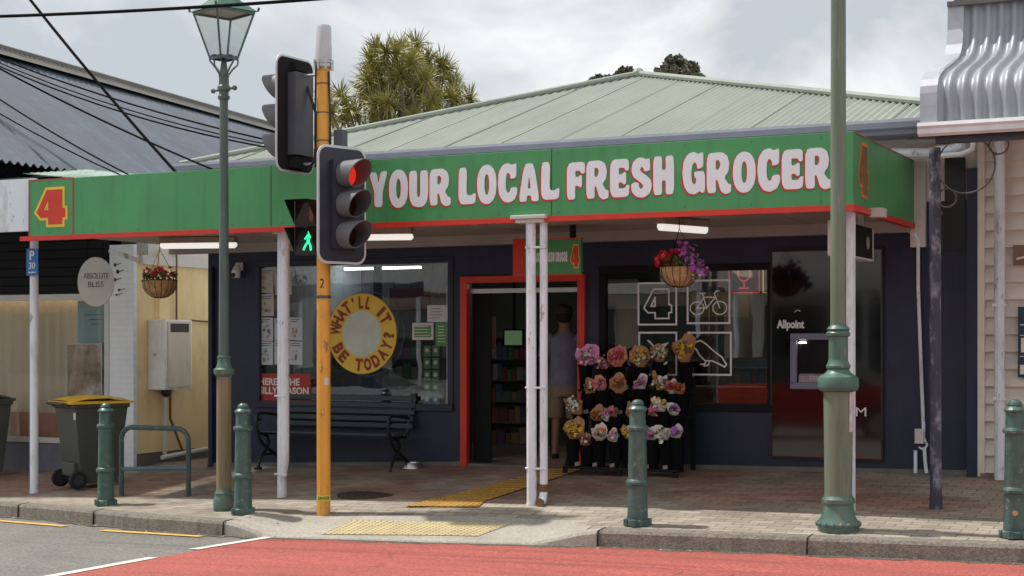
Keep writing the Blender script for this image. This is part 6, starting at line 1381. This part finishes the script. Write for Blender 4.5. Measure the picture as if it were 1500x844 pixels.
# ================================================================== trees
random.seed(3)
c = P(585, 188, 38); gz = -.6
t = thing('cabbage_tree', 'spiky green and yellow cabbage tree rising behind the shop roof', 'tree', (c.x, 38, gz))
Zt = 38 / (C_ + S_ * (585 - 750) / F); sc_ = Zt / F
heads = []
def inimg(dx, dy):
    dx *= .92; dy *= .97
    return Vector((c.x + dx * sc_ * C_ * 1.0, 38 + dx * sc_ * S_ + random.uniform(-1.3, 1.3), c.z + dy * sc_))
spots = [(-8, 128), (14, 112), (-40, 108), (40, 100), (-62, 88), (-18, 96), (6, 92), (28, 84), (58, 78), (-48, 70), (-74, 62), (-28, 66), (-4, 60), (20, 58), (46, 58), (74, 66), (88, 50), (66, 42), (-84, 36), (-60, 38), (-34, 36), (-10, 30), (16, 30), (40, 30), (60, 24), (84, 30), (92, 12), (-72, 14), (-46, 12), (-20, 4), (6, 2), (30, 4), (-90, 14), (0, 110), (-22, 118), (26, 104), (-56, 52), (52, 90), (72, 10), (-86, 50), (10, 76), (-10, 78), (36, 70), (-36, 84), (-66, 26), (-6, 138)]
for _ in range(24):
    while True:
        dx_, dy_ = random.uniform(-84, 80), random.uniform(-5, 118)
        if (dx_ / 95) ** 2 + ((dy_ - 35) / 92) ** 2 < 1: break
    spots.append((dx_, dy_))
m = MB()
for dx, dy in spots:
    hd_ = inimg(dx, dy); heads.append(hd_); base = Vector((c.x + dx * sc_ * .25, 38, c.z - 1.0 - abs(dx) * .004)); mid = base.lerp(hd_, .5) + Vector((dx * sc_ * .22, 0, -.25)); m.tube([base, mid, hd_], [.06, .04, .03], 6)
m.tube([(c.x, 38, gz), (c.x + .1, 38, c.z - 2), (c.x, 38, c.z - .6)], [.35, .28, .2], 10); build('trunk', m, M['bark'], t)
m = MB()
for hd_ in heads:
    for _ in range(95):
        d = Vector((random.gauss(0, 1), random.gauss(0, 1), random.gauss(.30, .9))).normalized(); L = random.uniform(.36, .66); sd_ = d.orthogonal().normalized() * .016; dr = Vector((0, 0, -.16 * L * (1 - d.z)))
        b0_ = hd_ + Vector((0, 0, random.uniform(-.12, .05))); m.add([b0_ - sd_, b0_ + sd_, b0_ + d * L * .6 + sd_ * .8 + dr * .3, b0_ + d * L + dr, b0_ + d * L * .6 - sd_ * .8 + dr * .3], [(0, 1, 2, 3, 4)])
build('crown', m, M['cordy'], t)
def tree(px, py, wpx, hpx, Y, lab, seed):
    random.seed(seed); c = P(px, py, Y); Z = Y / (C_ + S_ * (px - 750) / F); s = Z / F; t = thing('rounded_tree', lab, 'tree', (c.x, Y, -.6), 0, 'rounded tree tops behind the roof ridge')
    m = MB(); Wd = wpx * s / 2; Ht = hpx * s
    for _ in range(3): dx = random.uniform(-.6, .6) * Wd; m.tube([(c.x, Y, -.6), (c.x + dx * .3, Y, c.z - Ht), (c.x + dx, Y, c.z - Ht * .3)], [.4, .25, .1], 8)
    build('trunk', m, M['bark'], t); m = MB()
    for _ in range(34):
        a = random.uniform(0, 2 * PI); q = math.sqrt(random.random()); cc = Vector((c.x + Wd * q * math.cos(a) * .85, Y + Wd * q * math.sin(a) * .85, c.z + Ht * (.18 - .5 * random.random() - .5 * q * q)))
        leafball(m, cc, Wd * .26, 130, .14)
    build('crown', m, M['pohu'], t)
tree(995, 94, 72, 40, 60, 'dark rounded tree top showing just right of the roof apex', 31); tree(916, 108, 46, 26, 60, 'small dark tree top peeping over the ridge left of the apex', 32); tree(880, 117, 44, 22, 61, 'lowest dark tree top peeping over the ridge, farthest left', 33)

# ================================================================== overhead wires
def wire_(pts, r, lab, sag=0, nm='overhead_wire'):
    P_ = []; 
    for (p, q) in zip(pts, pts[1:]):
        for k in range(16): s_ = k / 16; x = p.lerp(q, s_); x.z -= sag * 4 * s_ * (1 - s_); P_.append(x)
    P_.append(pts[-1]); m = MB(); m.tube(P_, r * 1.35, 6); solo(nm, m, M['wire'], lab, 'overhead wire', pts[0], 'overhead wires')
wire_([P(-25, -90, 13.9), P(258, 253, 13.9)], .013, 'thick overhead cable dropping steeply across the old roof to the awning', .06)
wire_([P(-200, 28, 11), P(620, -14, 11)], .011, 'nearly level overhead wire across the top left of the sky', .05)
wire_([P(-60, 62, 14.6), P(560, 238, 15.05)], .008, 'upper of the long sagging wires crossing the old roof towards the traffic signal', .16)
wire_([P(-60, 70, 14.8), P(540, 236, 15.05)], .008, 'lower of the long sagging wires crossing the old roof towards the traffic signal', .24)
wire_([P(-60, 66, 14.7), P(520, 232, 15.1)], .006, 'thin middle wire of the long sagging bunch crossing the old roof', .20)
wire_([P(-60, 68, 14.8), P(318, 251, 15.0)], .010, 'single sagging wire ending at the eave behind the lamp post', .06)
wire_([P(-60, 105, 14.8), P(192, 258, 14.0)], .008, 'upper wire of the low pair ending behind the numeral panel', .05)
wire_([P(-60, 130, 14.8), P(178, 257, 14.1)], .007, 'lower wire of the low pair ending behind the numeral panel', .05)

# ================================================================== across the road (reflected in the windows)
def opp(x0, x1, ht, mt, lab, nb_, gable=0, aw=None, depth=2.4):
    Y = -9.0; t = thing('shop_building', lab, 'shop', ((x0 + x1) / 2, Y, -.2)); m = MB(); m.box(x0, x1, Y - 8, Y, -.8, ht)
    if gable: xm = (x0 + x1) / 2; m.add([(x0, Y, ht + .001), (x1, Y, ht + .001), (xm, Y, ht + gable), (x0, Y - 8, ht + .001), (x1, Y - 8, ht + .001), (xm, Y - 8, ht + gable)], [(0, 1, 2), (3, 5, 4), (0, 2, 5, 3), (1, 4, 5, 2)])
    build('wall', m, mt, t)
    if not gable: m = MB(); m.box(x0 - .1, x1 + .1, Y - .1, Y + .12, ht - .12, ht + .15); build('cornice', m, M['offwhite'], t)
    m = MB(); m.box(x0 + .1, x1 - .1, Y + .01, Y + depth, 2.8, 2.9); build('awning', m, M['concretedark'], t)
    m = MB(); m.box(x0 + .1, x1 - .1, Y + depth, Y + depth + .06, 2.75, 3.15); build('awning_fascia', m, aw or M['navy'], t)
    w_ = (x1 - x0) / nb_
    for k in range(nb_):
        a = x0 + k * w_ + .3; b = a + w_ - .6; f = MB(); f.box(a, b, Y + .002, Y + .05, .3, 2.5); wn = build('window', f, M['offwhite'], t); f = MB(); f.box(a + .06, b - .06, Y + .052, Y + .06, .36, 2.44); build('pane', f, M['darkglass'], wn)
        if ht > 5: f = MB(); f.box(a + .4, b - .4, Y + .002, Y + .05, 3.9, 5.2); wn = build('window', f, M['offwhite'], t); f = MB(); f.box(a + .46, b - .46, Y + .052, Y + .06, 3.96, 5.14); build('pane', f, M['darkglass'], wn)
    for X in (x0 + .3, (x0 + x1) / 2, x1 - .3): f = MB(); f.tube([(X, Y + depth - .1, -.5), (X, Y + depth - .1, 2.8)], .06, 10); build('post', f, M['white'], t)
opp(-46, -33, 3.4, M['opp2'], 'low cream gabled shop across the road, reflected farthest left in the windows', 4, 1.6)
opp(-30.0, -21.5, 5.4, M['brickpaleo'], 'two storey pale shop across the road, reflected in the left window', 3)
opp(-19.6, -13.2, 3.3, M['opp2'], 'small cream gabled shop across the road with a pale awning edge', 2, 1.9, M['offwhite'])
opp(-12.8, -5.5, 3.6, M['brickpaleo'], 'grey gabled shop across the road, reflected in the right window', 3, 1.5, M['offwhite'])
opp(-3.8, 6, 5.6, M['opp2'], 'two storey cream shop directly across the road behind the viewpoint', 4)
# red car parked on the near lane, mirrored in the black panel
def parked_car(loc, paint, lab):
    t = thing('parked_car', lab, 'car', loc, 0, 'parked cars on the camera side of the road', local=True)
    m = MB(); sec = [(-2.05, .45, .78, .70), (-1.95, .30, .90, .80), (-1.2, .22, .96, .84), (0, .20, .98, .86), (1.2, .22, .96, .84), (1.85, .30, .80, .80), (2.05, .42, .66, .66)]
    vs_ = []; 
    for x, z0, z1, wd in sec: vs_ += [Vector((x, -wd * .96, z0)), Vector((x, -wd, (z0 + z1) / 2)), Vector((x, -wd * .93, z1)), Vector((x, 0, z1 + .03)), Vector((x, wd * .93, z1)), Vector((x, wd, (z0 + z1) / 2)), Vector((x, wd * .96, z0))]
    n = 7; fs_ = [(q * n + j, q * n + (j + 1) % n, (q + 1) * n + (j + 1) % n, (q + 1) * n + j) for q in range(6) for j in range(n)] + [tuple(range(7)), tuple(range(42, 49))]
    m.smooth = True; m.add(vs_, fs_); m.smooth = False
    m.add([(-1.5, -.66, 1.42), (.35, -.66, 1.44), (.35, .66, 1.44), (-1.5, .66, 1.42), (-1.9, -.76, .94), (1.15, -.80, .97), (1.15, .80, .97), (-1.9, .76, .94)], [(0, 1, 2, 3), (0, 3, 7, 4)]); build('body', m, paint, t)
    m = MB(); m.add([(-1.5, -.665, 1.41), (.35, -.665, 1.43), (1.15, -.805, .97), (-1.9, -.765, .94), (-1.5, .665, 1.41), (.35, .665, 1.43), (1.15, .805, .97), (-1.9, .765, .94)], [(0, 1, 2, 3), (4, 7, 6, 5), (1, 5, 6, 2)]); build('glazing', m, M['darkglass'], t)
    for x in (-1.25, 1.3):
        for y in (-.8, .8): m = MB(); m.tube([(x, y - .1, .31), (x, y + .1, .31)], .31, 24); wv = build('wheel', m, M['rubber'], t); m = MB(); m.tube([(x, y - .105, .31), (x, y + .105, .31)], .19, 16); build('rim', m, M['chrome'], wv)
    for y in (-.55, .55): m = MB(); m.box(1.9, 2.03, y - .17, y + .17, .55, .68); build('headlight', m, M['chrome'], t)
parked_car((-7.4, 4.1, rd(-7.4, 4.1)), M['carred'], 'red hatchback mirrored in the black cash machine panel')
WC = mat('car_white', (.75, .75, .76), .3, coat=1, var=.02); SC = mat('car_silver', (.45, .46, .48), .3, metal=.5, coat=1, var=.02)
parked_car((-14.5, -2.4, rd(-14.5, -2.4)), WC, 'white hatchback across the road mirrored in the right window'); parked_car((-21.0, -2.4, rd(-21, -2.4)), SC, 'silver hatchback across the road mirrored between the windows'); parked_car((-27.5, -2.4, rd(-27.5, -2.4)), mat('car_pale_blue', (.4, .5, .62), .3, coat=1, var=.02), 'pale blue hatchback across the road mirrored in the left window')
